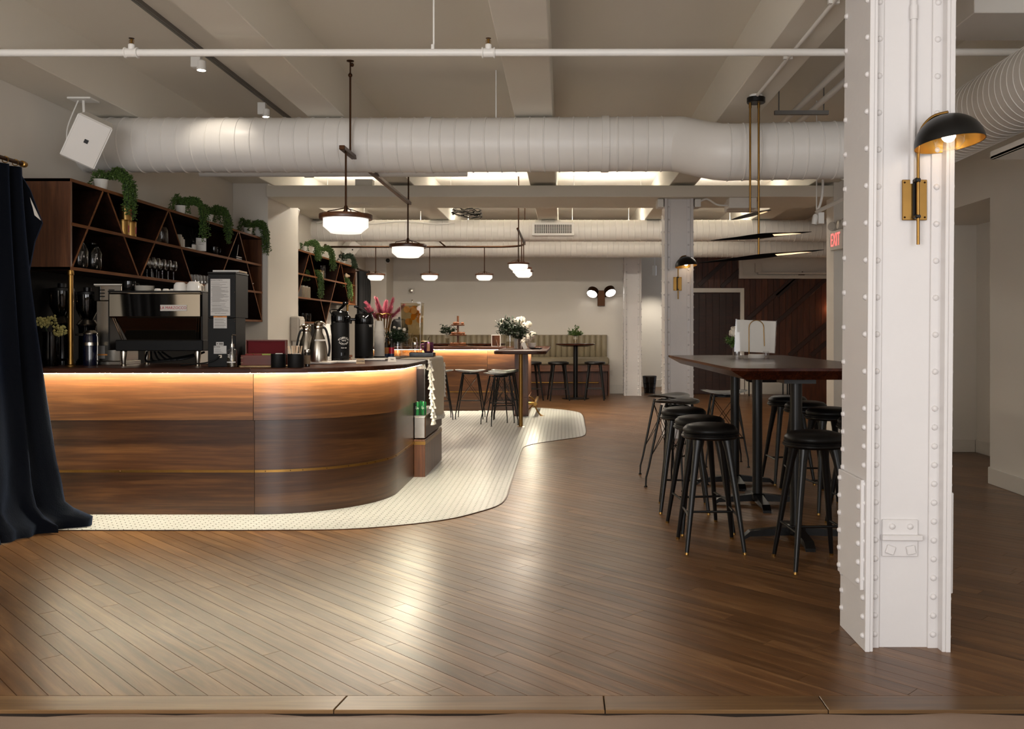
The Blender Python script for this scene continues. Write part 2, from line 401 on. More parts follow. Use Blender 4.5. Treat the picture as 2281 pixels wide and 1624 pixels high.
# ---- floor: oak planks laid at 45 degrees, hex tile inlay, entry concrete
fl = struct('floor', MB().box(-4.2, 6.2, 3.13, 21.5, -0.12, -0.012), 'gap')
def clip(poly, nx, ny, d):
    out = []; n = len(poly)
    for i in range(n):
        a, b = poly[i], poly[(i+1) % n]; da = a[0]*nx+a[1]*ny-d; db = b[0]*nx+b[1]*ny-d
        if da >= 0: out.append(a)
        if (da >= 0) != (db >= 0):
            t = da/(da-db); out.append((a[0]+(b[0]-a[0])*t, a[1]+(b[1]-a[1])*t))
    return out
YF = 3.278
c45 = math.sqrt(0.5); PW = 0.0824; planks = []
k0 = int(((-4.1)+3.2)*c45/PW)-1; k1 = int((6.2+21.5)*c45/PW)+1
for k in range(k0, k1):
    w0, w1 = k*PW+0.0013, (k+1)*PW-0.0013
    u = -20.0+rnd.random()*2
    while u < 9:
        L = rnd.uniform(1.1, 2.5); q = [(u+0.001, w0), (u+L-0.001, w0), (u+L-0.001, w1), (u+0.001, w1)]; u += L
        q = [(a*c45+b*c45, -a*c45+b*c45) for a, b in q]
        for nx, ny, d in ((1,0,-4.06), (-1,0,-6.1), (0,1,YF), (0,-1,-21.4)):
            q = clip(q, nx, ny, d)
            if len(q) < 3: break
        if len(q) >= 3:
            cx = sum(p[0] for p in q)/len(q); cy = sum(p[1] for p in q)/len(q); planks.append((q, cx, cy))
R45 = Matrix.Rotation(PI/4, 4, 'Z')
def hidden(x, y): return (x < -1.0 and y > 6.0 and y < 15.6) or abs(x) > (0.63*y+0.4)
planks.sort(key=lambda t: (hidden(t[1], t[2]), t[2]))
rest = MB()
for i, (q, cx, cy) in enumerate(planks):
    m = MB().prism([(a-cx, b-cy) for a, b in q], -0.012, 0.0)
    m.xf(R45)
    if i < 300: obj('plank', m, 'floor', fl, (cx, cy, 0), (0, 0, -PI/4))
    else:
        c = R45 @ Vector((cx, cy, 0)); rest.join(m.mv(c.x, c.y, 0))
obj('plank', rest, 'floor', fl, rot=(0, 0, -PI/4), kind='stuff')
tr = struct('trim_1', MB().box(-4.2, 4.8, 3.135, 3.28, -0.12, -0.014), 'gap')
xa, xb = (755-CX)*3.21/F, (1345-CX)*3.21/F
for a0, a1, b0, b1 in ((-4.2, xa+0.012, -4.2, xa-0.006), (xa+0.016, xb, xa-0.002, xb), (xb+0.004, (1835-CX)*3.2/F, xb+0.004, (1835-CX)*3.2/F), ((1835-CX)*3.2/F+0.004, 4.8, (1835-CX)*3.2/F+0.004, 4.8)):
    cx = (a0+a1)/2
    obj('border_board', MB().prism([(b0-cx, -0.062), (b1-cx, -0.062), (a1-cx, 0.062), (a0-cx, 0.062)], -0.014, 0.001, 0.002), 'border', tr, (cx, 3.213, 0))
em = MB(); n = 60
top = [(-4.2+9.0*i/n, 3.135+0.010*math.sin(i*1.9)+0.008*math.sin(i*0.73)) for i in range(n+1)]
em.prism(top[::-1]+[(-4.2, -1.6), (4.8, -1.6)], -0.1, -0.010)
struct('floor', em, 'concrete')
# ---- tile inlay
bpx = [(600,1182), (766,1180), (900,1170), (1000,1157), (1066,1141), (1110,1126), (1127,1109), (1134,1088), (1150,1040), (1162,1003), (1172,994), (1200,987.5), (1250,980), (1295,973), (1305,964), (1303,946), (1297,924), (1278,916.5), (1233,911), (1200,909)]
bnd = [tuple(gr(x, y)[:2]) for x, y in bpx]
edge = [(-4.06, 5.985), (-3.0, 5.985), (-2.4, 5.985)]+bnd
edge = catmull(edge, 5)
edge = edge+[(-0.75, 15.75), (-4.06, 15.75)]
bed = MB().prism(edge, 0.0002, 0.002)
tb = obj('tile_bed', bed, 'grout', fl)
obj('edge_strip', MB().panel(edge[:-2], -0.002, 0.007, 0.0, 0.0052), 'bronze', tb)
def inside(x, y):
    c = False; n = len(edge)
    for i in range(n):
        (xi, yi), (xj, yj) = edge[i], edge[i-1]
        if (yi > y) != (yj > y) and x < (xj-xi)*(y-yi)/(yj-yi)+xi: c = not c
    return c
pt = 0.0535; hexs = []
hexp = [(0.0281*math.cos(PI/3*i), 0.0281*math.sin(PI/3*i)) for i in range(6)]
def underbar(x, y):
    if y < 6.52 or x > -1.40: return False
    if y > 9.45: return x < -2.3 or y > 14.95
    return not (x > -2.24 and y < 7.37 and math.hypot(x+2.24, y-7.368) > 0.84)
for i in range(int(-4.06/(pt*0.866))-1, int(0.6/(pt*0.866))+1):
    x = i*pt*0.866
    for j in range(int(5.9/pt), int(15.7/pt)):
        y = (j+0.5*(i % 2))*pt
        if underbar(x, y) or (x < -0.8 and y > 15.05): continue
        bi, bd = None, 1e9
        for q in range(len(edge)-1):
            (ax, ay), (bx, by) = edge[q], edge[q+1]
            if min(abs(ax-x), abs(bx-x), abs((ax+bx)/2-x)) > 0.4 and abs(ax-bx) < 0.7: continue
            l2 = (bx-ax)**2+(by-ay)**2; t = max(0, min(1, ((x-ax)*(bx-ax)+(y-ay)*(by-ay))/l2)) if l2 else 0
            d = math.hypot(x-ax-t*(bx-ax), y-ay-t*(by-ay))
            if d < bd: bd, bi = d, q
        ins = inside(x, y)
        if bd > 0.036:
            if ins: hexs.append((x, y, None))
        elif bi is not None:
            (ax, ay), (bx, by) = edge[bi], edge[bi+1]; l = math.hypot(bx-ax, by-ay)
            nx, ny = -(by-ay)/l, (bx-ax)/l
            p = clip([(x+a, y+b) for a, b in hexp], nx, ny, ax*nx+ay*ny+0.003)
            if len(p) >= 3: hexs.append((x, y, [(a-x, b-y) for a, b in p]))
hexs.sort(key=lambda h: (h[0] < -3.25 and h[1] < 6.6, h[1]))
hexm = MB().prism(hexp, 0.001, 0.0055, 0.0008).mesh('hex_tile', 'tile')
rest = MB()
for i, (x, y, p) in enumerate(hexs):
    if i < 300:
        obj('hex_tile', hexm if p is None else MB().prism(p, 0.001, 0.0055).mesh('hex_tile', 'tile'), 'tile', tb, (x, y, 0))
    else: rest.join(MB().prism([(a+x, b+y) for a, b in (p or hexp)], 0.001, 0.0055))
obj('hex_tile', rest, 'tile', tb, kind='stuff')
# ---- walls
struct('wall_left', MB().box(WL-0.2, WL, -1.4, YB+0.2, -0.02, ZS), 'white')
for y0, y1 in ((11.02, 12.28), (18.4, YB)):
    struct('wall_pilaster', MB().box(WL, -3.626, y0, y1, 0, ZS, 0.004), 'white')
struct('wall_back', MB().box(WL, 1.36, YB, YB+0.2, -0.02, ZS), 'white')
struct('baseboard_back', MB().box(0.93, 1.36, YB-0.018, YB, 0, 0.19, 0.004), 'trimw')
struct('wall_recess', MB().box(1.16, 3.1, 21.4, 21.55, -0.02, ZS).box(1.16, 1.36, YB+0.2, 21.4, 0, ZS), 'white')
struct('baseboard_recess', MB().box(1.36, 2.6, 21.38, 21.4, 0, 0.18, 0.004), 'trimw')
struct('wall_right', MB().box(WR, WR+0.9, -1.4, 7.85, -0.02, ZS).box(WR, WR+0.9, 7.85, 9.89, 2.5, ZS).box(WR, WR+0.9, 9.89, 10.95, 0, ZS)
       .box(4.55, 4.7, 7.85, 9.89, 0, 2.5), 'white')
struct('baseboard_right', MB().box(WR-0.02, WR, -1.4, 7.85, 0, 0.145, 0.004).box(WR, 4.55, 7.852, 7.87, 0, 0.145), 'trimw')
struct('baseboard_alcove', MB().box(WR-0.02, 4.53, 9.87, 9.89, 0, 0.14, 0.004).box(4.53, 4.55, 7.87, 9.87, 0, 0.14, 0.003), 'trimw')
struct('wall_exit', MB().box(3.296, WR+0.9, 10.95, 11.25, 0, ZS, 0.004), 'white')
struct('wall_far_right', MB().box(6.0, 6.2, 10.9, 19.2, 0, ZS).box(4.63, 6.2, 10.9, 11.25, 0, ZS), 'white')
# street wall behind the camera with two window openings
fw = MB().box(-4.26, 4.8, -1.4, -1.2, 0, 0.4).box(-4.26, 4.8, -1.4, -1.2, 3.0, ZS)
for a, b in ((-4.26, -3.3), (-0.7, 0.6), (3.2, 4.8)): fw.box(a, b, -1.4, -1.2, 0.4, 3.0)
struct('wall_front', fw, 'white')
for i, (a, b) in enumerate(((-3.3, -0.7), (0.6, 3.2))):
    m = MB()
    for x in (a, (a+b)/2-0.025, b-0.05): m.box(x, x+0.05, -1.34, -1.26, 0.4, 3.0)
    for z in (0.4, 2.95): m.box(a, b, -1.34, -1.26, z, z+0.05)
    struct('window_%d' % (i+1), m, 'black')
# wood feature wall: upright boards, slanting battens, a door
ww = struct('wall_wood', MB().box(2.55, 6.1, 19.02, 19.2, 0, ZS), 'walldk')
for i in range(27):
    x0 = 2.56+i*0.126
    obj('board', MB().box(-0.061, 0.061, 0, 0.018, 0, 2.95, 0.002), 'walldk', ww, (x0+0.063, 19.0, 0.0))
for (xa_, ya_), (xb_, yb_) in (((1556, 636), (1618, 580)), ((1606, 640), (1652, 598)), ((1664, 712), (1772, 616)), ((1700, 745), (1857, 606)), ((1757, 792), (1880, 688)), ((1806, 792), (1890, 722)), ((1730, 660), (1790, 608))):
    pa_, pb_ = at(xa_, ya_, 19.0), at(xb_, yb_, 19.0); ln = (pb_-pa_).length
    obj('batten', MB().box(0, ln, -0.022, 0, -0.045, 0.045, 0.003), 'batten', ww, (pa_.x, 18.998, pa_.z), (0, -math.atan2(pb_.z-pa_.z, pb_.x-pa_.x), 0))
dr = tag(bpy.data.objects.new('door_1', None), kind='structure'); COL.objects.link(dr); dr.location = (0, 18.99, 0)
dx0, dx1 = (1540-CX)*19/F, (1648-CX)*19/F
for i in range(7):
    wd = (dx1-dx0-0.03)/7
    obj('door_board', MB().box(-wd/2+0.001, wd/2-0.001, -0.03, 0.0, 0.02, 2.13, 0.002), 'batten', dr, (dx0+0.015+wd*(i+0.5), 0, 0))
obj('door_frame', MB().box(dx0-0.08, dx0, -0.05, 0.01, 0, 2.24).box(dx1, dx1+0.08, -0.05, 0.01, 0, 2.24).box(dx0, dx1, -0.05, 0.01, 2.15, 2.24), 'trimw', dr)
obj('door_handle', MB().tube([(dx1-0.09, -0.03, 1.0), (dx1-0.09, -0.08, 1.0), (dx1-0.2, -0.08, 1.0)], 0.012, 8), 'brass', dr, smooth=40)
struct('baseboard_wood', MB().box(dx1+0.1, 5.95, 18.96, 19.0, 0, 0.3, 0.004), 'trimw')
tx0, tx1 = (1651-CX)*18.9/F, (1857-CX)*18.9/F+0.3
tw = tag(bpy.data.objects.new('window_3', None), kind='structure'); COL.objects.link(tw)
obj('frame', MB().box(tx0-0.04, tx1, 18.9, 19.0, 2.44, 2.51).box(tx0-0.04, tx0+0.04, 18.9, 19.0, 2.51, 2.95), 'trimw', tw)
obj('lintel_panel', MB().box(tx0+0.04, tx1, 18.985, 19.0, 2.51, 2.95), 'white', tw)
obj('ledge', MB().box(tx0+0.35, tx1, 18.86, 18.99, 2.53, 2.57, 0.004).box(tx0+0.3, tx0+0.42, 18.88, 18.98, 2.57, 2.76), 'trimw', tw)
# ---- ceiling: slab, beams running away from us, a cross girder with cove light on top
ce = struct('ceiling', MB().box(-4.26, 6.2, -1.4, 21.6, ZS, ZS+0.15), 'ceil')
BEAMS = [(-4.06, -3.60), (-2.16, -1.855), (-0.415, -0.09), (1.32, 1.635), (3.05, 3.36), (4.80, 5.11)]
for a, b in BEAMS:
    obj('beam', MB().box(-(b-a)/2, (b-a)/2, -1.2, YB, ZB, ZS+0.01, 0.006), 'ceil', ce, ((a+b)/2, 0, 0))
obj('girder', MB().box(-3.626, 3.296, 10.95, 11.95, 2.97, 3.11, 0.005), 'ceil', ce)
obj('access_panel', MB().box(-0.11, 0.11, -0.09, 0.09, -0.006, 0.0), 'trimw', ce, ((802-CX)*11.5/F, 11.55, 2.9695))
# cove light tubes lying on the girder
glow('cove_lamp_lit', (1.0, 0.92, 0.80, 1), 30.0)
for lab, y, z in (('white light tubes hung out of sight behind the cross girder', 12.75, 3.2), ('white light tubes hung out of sight above the far ducts', 15.1, 3.16)):
    cv = thing('cove_light', lab, 'light', (0, y, z))
    for x0, x1 in ((-3.5, -2.25), (-1.75, -0.5), (0.0, 1.25), (1.7, 2.95)):
        lt = obj('lamp_tube', MB().box(x0, x1, -0.02, 0.02, 0.0, 0.03), bpy.data.materials['cove_lamp_lit'], cv)
        for x in (x0+0.15, x1-0.15): obj('hanger_rod', MB().tube([(x, 0, 0.03), (x, 0, ZS-z)], 0.004, 6), 'pipe', lt)
# ---- round ducts
def duct(path, r, pitch=0.12, n=40, rib=0.006):
    """spiral duct: a tube whose wall steps out in a thin seam every pitch metres"""
    pts = []; rs = []
    for i in range(len(path)-1):
        a, b = Vector(path[i]), Vector(path[i+1]); L = (b-a).length; k = max(1, round(L/pitch))
        for j in range(k):
            for f, d in ((0.0, rib), (0.06, rib), (0.09, 0), (0.97, 0)):
                pts.append(a.lerp(b, (j+f)/k)); rs.append(r+d)
    pts.append(Vector(path[-1])); rs.append(r)
    return MB().tube(pts, rs, n)
d1 = thing('air_duct', 'thick white spiral air duct crossing above the wooden bar, nearest of the ducts', 'duct', (0, 0, 0))
obj('spiral_pipe', duct([(WL, 7.63, 2.911), (-1.14, 7.63, 2.911)], 0.228), 'duct', d1, smooth=50)
obj('spiral_pipe', duct([(-1.14, 7.63, 2.911), (0.94, 7.55, 2.905)], 0.226), 'duct', d1, smooth=50)
obj('offset_elbow', MB().tube([(0.93, 7.55, 2.905), (0.98, 7.54, 2.90), (1.06, 7.485, 2.87), (1.17, 7.395, 2.825), (1.26, 7.33, 2.795), (1.32, 7.302, 2.786), (1.38, 7.297, 2.785)], 0.229, 40), 'duct', d1, smooth=50)
obj('spiral_pipe', duct([(1.33, 7.30, 2.785), (2.9, 7.22, 2.80)], 0.228), 'duct', d1, smooth=50)
for x, y, z in ((-1.14, 7.63, 2.911), (0.35, 7.57, 2.907), (2.3, 7.25, 2.79)):
    obj('coupling', MB().tube([(x-0.03, y, z), (x+0.03, y, z)], 0.236, 40), 'duct', d1, smooth=50)
obj('hanger_rod', MB().tube([(-0.57, 7.6, 3.12), (-0.57, 7.6, ZS)], 0.006, 6), 'pipe', d1)
d2 = thing('air_duct', 'white spiral air duct with a square grille, second from the camera', 'duct', (0, 0, 0))
obj('spiral_pipe', duct([(WL, 14.6, 2.965), (5.95, 14.6, 2.965)], 0.175, 0.1, 32, 0.005), 'duct', d2, smooth=50)
gx, gz = (1232-CX)*14.4/F, EYE+(738-510)*14.4/F
obj('grille_frame', MB().box(-0.34, 0.34, 0, 0.06, -0.105, 0.105, 0.006), 'duct', d2, (gx, 14.40, gz))
obj('grille_core', MB().box(-0.30, 0.30, -0.002, 0.03, -0.07, 0.07), 'gap', d2, (gx, 14.40, gz))
gm = MB()
for i in range(21): gm.box(-0.3+i*0.03-0.004, -0.3+i*0.03+0.004, -0.008, 0.0, -0.07, 0.07)
for i in range(7): gm.box(-0.3, 0.3, -0.008, 0.0, -0.07+i*0.0233-0.003, -0.07+i*0.0233+0.003)
obj('grille_bars', gm, 'duct', d2, (gx, 14.40, gz))
d3 = thing('air_duct', 'white spiral air duct lowest and farthest, running above the pale back wall', 'duct', (0, 0, 0))
obj('spiral_pipe', duct([(WL, 17.3, 2.943), (5.95, 17.3, 2.943)], 0.19, 0.1, 32, 0.005), 'duct', d3, smooth=50)
d4 = thing('air_duct', 'white ribbed air duct coming towards us behind the nearest column', 'duct', (0, 0, 0))
obj('spiral_pipe', duct([(2.78, 6.85, 2.77), (2.72, 2.6, 2.775)], 0.222, 0.075, 40, 0.003), 'duct', d4, smooth=50)
obj('grille_frame', MB().lathe([(0.14, 0), (0.14, 0.02), (0.125, 0.025)], 28), 'duct', d4, (2.525, 4.72, 2.80), (0, -PI/2, 0), smooth=40)
gm = MB()
for i in range(9):
    zz = -0.11+i*0.0275; hw = math.sqrt(max(0.0, 0.125**2-zz**2)); gm.box(zz-0.006, zz+0.006, -hw, hw, 0.018, 0.03)
obj('grille_bars', gm, 'blackmat', d4, (2.525, 4.72, 2.80), (0, -PI/2, 0))
single('duct_box', MB().box(0, 0.62, 0, 0.5, 0, 0.345, 0.004), 'duct', 'white sheet-metal box hanging at the top right corner by the ribbed duct', 'duct', (2.38, 5.2, 3.18-0.005))
single('sheet_tray', MB().box(-0.35, 0.35, -0.6, 0.6, 0, 0.02, 0.003).box(-0.35, -0.33, -0.6, 0.6, 0, 0.05), 'duct', 'white flat metal tray hung under the ribbed duct', 'tray', (3.06, 5.1, 2.42))
# ---- sprinkler pipe across the picture, conduits, trapeze pipes
sp = thing('sprinkler_pipe', 'thin white sprinkler pipe running straight across below the beams', 'pipe', (0, 5.5, 3.035))
obj('pipe', MB().tube([(WL, 0, 0.0), (WR, 0, 0.005)], 0.0225, 16), 'pipe', sp, smooth=40)
for px in (293, 1088):
    x = (px-CX)*5.5/F
    obj('tee_fitting', MB().tube([(x-0.04, 0, 0.001), (x-0.034, 0, 0.001), (x-0.03, 0, 0.001), (x+0.03, 0, 0.001), (x+0.034, 0, 0.001), (x+0.04, 0, 0.001)], [0.034, 0.034, 0.028, 0.028, 0.034, 0.034], 14).lathe([(0.02, 0), (0.02, 0.04), (0.014, 0.045)], 12, x, 0, 0.01), 'pipe', sp, smooth=40)
    hd = obj('sprinkler_head', MB().lathe([(0.008, 0.0), (0.008, 0.03)], 10, x, 0, 0.052).tube([(x-0.012, 0, 0.055), (x-0.014, 0, 0.075), (x-0.003, 0, 0.088)], 0.002, 6).tube([(x+0.012, 0, 0.055), (x+0.014, 0, 0.075), (x+0.003, 0, 0.088)], 0.002, 6), 'brass', sp)
    obj('deflector', MB().lathe([(0.016, 0), (0.017, 0.002), (0.003, 0.003)], 14, x, 0, 0.088), 'bronze', hd)
x = (964-CX)*5.5/F
obj('hanger_rod', MB().tube([(x, 0, 0.0), (x, 0, 0.05), (x+0.006, 0, 0.055), (x+0.006, 0, ZS-3.035)], [0.011, 0.011, 0.006, 0.006], 8), 'pipe', sp)
cd = thing('conduit', 'thin white conduit running along the underside of the right-hand beam', 'pipe', (1.475, 0, ZB-0.02))
obj('pipe', MB().tube([(0.0, 1.0, 0), (0.0, 6.75, 0), (0.0, 6.82, 0.0)], 0.012, 10), 'pipe', cd, smooth=40)
for y in (4.9, 5.9): obj('clip', MB().box(-0.03, 0.03, y-0.012, y+0.012, -0.008, 0.0195), 'pipe', cd)
tp = thing('ceiling_pipes', 'pair of white pipes on a trapeze hanger right of the beam', 'pipe', (0, 8.0, 3.28))
for dx in (2.09, 2.24): obj('pipe', MB().tube([(dx, -5.5, 0.04), (dx, 2.5, 0.04)], 0.026, 12), 'pipe', tp, smooth=40)
obj('trapeze_bar', MB().box(1.88, 2.36, -0.02, 0.02, -0.02, 0.014), 'inkl', tp)
for dx in (1.92, 2.32): obj('hanger_rod', MB().tube([(dx, 0, 0), (dx, 0, ZS-3.28)], 0.006, 6), 'inkl', tp)
gp = thing('girder_pipe', 'white pipe lying in the bright cove above the cross girder', 'pipe', (0, 11.35, 3.124))
obj('pipe', MB().tube([(-3.6, 0, 0), (3.2, 0, 0)], 0.012, 12), 'pipe', gp, smooth=40)
obj('junction_box', MB().box(-2.62, -2.4, -0.06, 0.06, -0.012, 0.12, 0.004), 'pipe', gp)
lp = thing('ceiling_pipe', 'white pipe just below the nearest duct, ending above the shelf', 'pipe', (0, 8.4, 2.81))
obj('pipe', MB().tube([(-3.4, 0, 0.0), (-0.9, 0, 0.0)], 0.035, 12), 'pipe', lp, smooth=40)
obj('coupling', MB().tube([(-2.42, 0, 0), (-2.34, 0, 0)], 0.043, 12), 'pipe', lp, smooth=40)
obj('hanger_rod', MB().tube([(-2.0, 0, 0), (-2.0, 0, ZS-2.81)], 0.006, 6), 'pipe', lp)
# wires coiled on the second duct
wr = thing('cable_coil', 'loose coil of dark cables on the second duct', 'cable', at(1040, 488, 14.5))
for i in range(7):
    pts = [(0.22*math.cos(t*0.35+i)*(1+0.1*rnd.random())+rnd.uniform(-0.02, 0.02), 0.1*math.sin(t*0.35+i), 0.04+0.012*i+0.05*rnd.random()+0.05*math.sin(t*0.3+i)) for t in range(20)]
    obj('loop', MB().tube(pts, 0.008, 5), 'blackmat' if i % 2 else 'inkl', wr)
cb = [at(705+i*22, 496-3*math.sin(i*0.9), 14.42) for i in range(15)]
single('cable', MB().tube(cb, 0.012, 6), 'pipe', 'white cable sagging along the top of the second duct', 'cable')

# ---- riveted steel columns
riv = MB().lathe([(0.0135, 0.0), (0.0125, 0.005), (0.009, 0.010), (0.0001, 0.0125)], 8, cap0=False).mesh('rivet', 'colw', 60)
def column(y0, zt, label, near, bolts=0.155):
    """two side plates with angle legs and a set-back web, front face at y0"""
    w, d = 0.355, 0.34
    t = thing('steel_column', label, 'column', (1.25, y0, 0))
    obj('side_plate', MB().box(0, 0.02, 0, d, 0, zt, 0.002), 'colw', t)
    obj('side_plate', MB().box(w-0.02, w, 0, d, 0, zt, 0.002), 'colw', t)
    obj('web_plate', MB().box(0.02, w-0.02, 0.062, 0.078, 0, zt).box(0.02, w-0.02, d-0.078, d-0.062, 0, zt), 'colw', t)
    for s in (0, 1):
        x0, x1 = (0.02, 0.034) if s == 0 else (w-0.034, w-0.02)
        xx0, xx1 = (0.02, 0.075) if s == 0 else (w-0.075, w-0.02)
        obj('corner_angle', MB().box(x0, x1, 0.004, 0.062, 0, zt, 0.002).box(xx0, xx1, 0.050, 0.062, 0, zt, 0.002), 'colw', t)
    zs = [0.06+0.079*i for i in range(13)]; z = zs[-1]
    while z < zt-0.1: z += bolts; zs.append(z)
    spots = []
    for z in zs:
        spots += [((0, 0.03, z), 'L'), ((0, d-0.03, z+0.03), 'L'), ((w, 0.03, z), 'R'), ((w, d-0.03, z+0.03), 'R')]
        spots += [((0.055, 0.05, z), 'F'), ((w-0.055, 0.05, z), 'F')]
    RT = {'L': (0, -PI/2, 0), 'R': (0, PI/2, 0), 'F': (PI/2, 0, 0)}
    if near:
        for p, k in spots: obj('rivet', riv, 'colw', t, p, RT[k])
    else:
        for face in 'LRF':
            mm = MB()
            for p, k in spots:
                if k == face: mm.join(MB().lathe([(0.0135, 0.0), (0.010, 0.008), (0.0001, 0.0125)], 6, cap0=False).xf(Matrix.Translation(p) @ (Matrix.Rotation(RT[k][1], 4, 'Y') if k != 'F' else Matrix.Rotation(PI/2, 4, 'X'))))
            obj('rivet_row', mm, 'colw', t, smooth=60, kind='stuff')
    return t
c1 = column(3.72, 3.14, 'white riveted steel column nearest the camera, with a dome sconce', True)
c1.rotation_euler = (0, 0.0085, 0)
obj('splice_plate', MB().box(-0.016, 0.0, 0.02, 0.33, 0.25, 0.71, 0.003), 'colw', c1)
obj('splice_plate', MB().box(0.355, 0.371, 0.02, 0.33, 0.24, 0.66, 0.003), 'colw', c1)
for i in range(6):
    for yy in (0.045, 0.30): obj('rivet', riv, 'colw', c1, (-0.016, yy, 0.285+i*0.078), (0, -PI/2, 0))
br = obj('splice_bracket', MB().box(0.085, 0.235, 0.048, 0.062, 0.385, 0.54, 0.003).box(0.08, 0.25, 0.028, 0.05, 0.455, 0.478, 0.004), 'colw', c1)
for xx, zz, rr in ((0.117, 0.415, 0.3), (0.203, 0.415, -0.2)):
    obj('square_nut', MB().box(-0.018, 0.018, -0.012, 0, -0.018, 0.018, 0.003), 'colw', br, (xx, 0.048, zz), (0, rr, 0))
for xx in (0.125, 0.2): obj('bolt_head', riv, 'colw', br, (xx, 0.048, 0.512), (PI/2, 0, 0))
obj('conduit', MB().tube([(0.198, 0.048, 1.95), (0.198, 0.048, 3.1)], 0.012, 10).tube([(0.198, 0.048, 2.64), (0.198, 0.048, 2.70)], 0.016, 10), 'colw', c1, smooth=40)
c2 = column(11.08, 2.97, 'white riveted steel column behind the tall table, with a small dome sconce', False)
c3 = column(18.47, 3.14, 'white riveted steel column farthest away beside the green banquette', False)
cc = thing('column_clamps', 'white boxes clamped at the head of the middle steel column', 'bracket', (1.25, 11.05, 2.86))
for dx in (-0.09, 0.37): obj('clamp', MB().box(dx, dx+0.075, 0, 0.2, 0.0, 0.1, 0.006), 'pipe', cc)
obj('junction_box', MB().box(0.78, 1.12, -0.05, 0.15, -0.02, 0.11, 0.006), 'pipe', cc)
obj('conduit', MB().tube(catmull([(0.42, 0.02, 0.06), (0.52, 0.02, 0.10), (0.65, 0.02, 0.03), (0.8, 0.02, 0.02)], 5), 0.012, 8), 'pipe', cc, smooth=40)
single('junction_box', MB().box(-0.2, 0.2, -0.1, 0.1, 0, 0.12, 0.006), 'pipe', 'white box on the girder underside right of the middle column', 'box', (2.26, 11.4, 2.85))
# ============================================================ FIXED FURNITURE
def shift(o, loc):
    """move a thing's Empty to its base and keep its parts where they are"""
    o.location = loc
    for c in o.children: c.location = Vector(c.location)-Vector(loc)
TOPZ = 1.067
# ---- main bar
XS = -2.232
pathA = [(WL+0.02, 6.488), (-3.2, 6.488), (XS-0.0015, 6.488)]
arcb = arc2(-2.24, 7.368, 0.88, -90, 0, 16)
pathB = [(XS+0.0015, 6.488)]+arcb[1:]+[(-1.36, 7.7), (-1.36, 8.158)]
pathC = [(-1.36, 9.275), (-1.36, 9.55)]
full = pathA[:-1]+pathB
b1 = thing('bar_counter', 'long curved walnut bar counter with glowing upper panel and brass strip', 'bar', (0, 0, 0))
for pth in (pathA, pathB):
    obj('upper_panel', MB().panel(pth, -0.02, 0.028, 0.69, 1.035), 'walu', b1, smooth=30, label='upper walnut panel lit by warm light under the counter edge')
    obj('middle_panel', MB().panel(pth, -0.02, 0.0, 0.322, 0.686), 'walu', b1, smooth=30)
    obj('lower_panel', MB().panel(pth, -0.02, 0.0, 0.006, 0.318), 'walu', b1, smooth=30)
    st = obj('brass_strip', MB().panel(pth, -0.002, 0.006, 0.310, 0.328), 'brass', b1, smooth=30, label='narrow brass strip')
nmf = normals(full)
for i in range(13):
    s = i/12*len(full)*0.999; k = min(len(full)-1, int(s)); p, q = full[k], nmf[k]
    obj('screw', MB().ico((0, 0, 0), 0.005), 'bronze', b1, (p[0]+q[0]*0.007, p[1]+q[1]*0.007, 0.319))
obj('core', MB().panel(full+[(-1.36, 9.55)], -0.06, -0.022, 0.0, 1.02), 'blackp', b1)
obj('upper_panel', MB().panel(pathC, -0.02, 0.028, 0.69, 1.035), 'walu', b1)
obj('lower_panel', MB().panel(pathC, -0.02, 0.0, 0.006, 0.686), 'walu', b1)
obj('led_strip', MB().panel(full[:-1]+[(-1.36, 8.1)], 0.070, 0.084, 1.0294, 1.0299), 'led', b1)
oo = [(p[0]+q[0]*0.092, p[1]+q[1]*0.092) for p, q in zip(full[:-1], nmf)]
outline = oo+[(-1.285, 9.3), (-1.30, 9.52), (-1.36, 9.6), (-1.95, 9.6), (-1.98, 7.75), (-2.35, 7.36), (WL+0.005, 7.36)]
ix = [i for i, p in enumerate(oo) if p[0] > XS][0]
ptA = oo[:ix]+[(XS, oo[ix][1]), (XS, 7.36), (WL+0.005, 7.36)]
ptB = [(XS+0.001, 6.396)]+oo[ix:]+[(-1.268, 8.5), (-1.268, 9.3), (-1.28, 9.5), (-1.33, 9.57), (-1.4, 9.6), (-1.95, 9.6), (-1.98, 7.75), (XS+0.001, 7.38)]
obj('countertop', MB().prism(ptA, 1.030, TOPZ, 0.006), 'waltop', b1)
obj('countertop', MB().prism(ptB, 1.030, TOPZ, 0.006), 'waltop', b1)
obj('end_panel', MB().box(-1.95, -1.36, 9.53, 9.55, 0, 1.03), 'walz', b1)
obj('inner_shelf', MB().box(WL, -2.3, 7.0, 7.3, 0.55, 0.58).box(-1.9, -1.4, 7.5, 9.5, 0.55, 0.58), 'blackp', b1)
shift(b1, (-2.2, 6.5, 0))
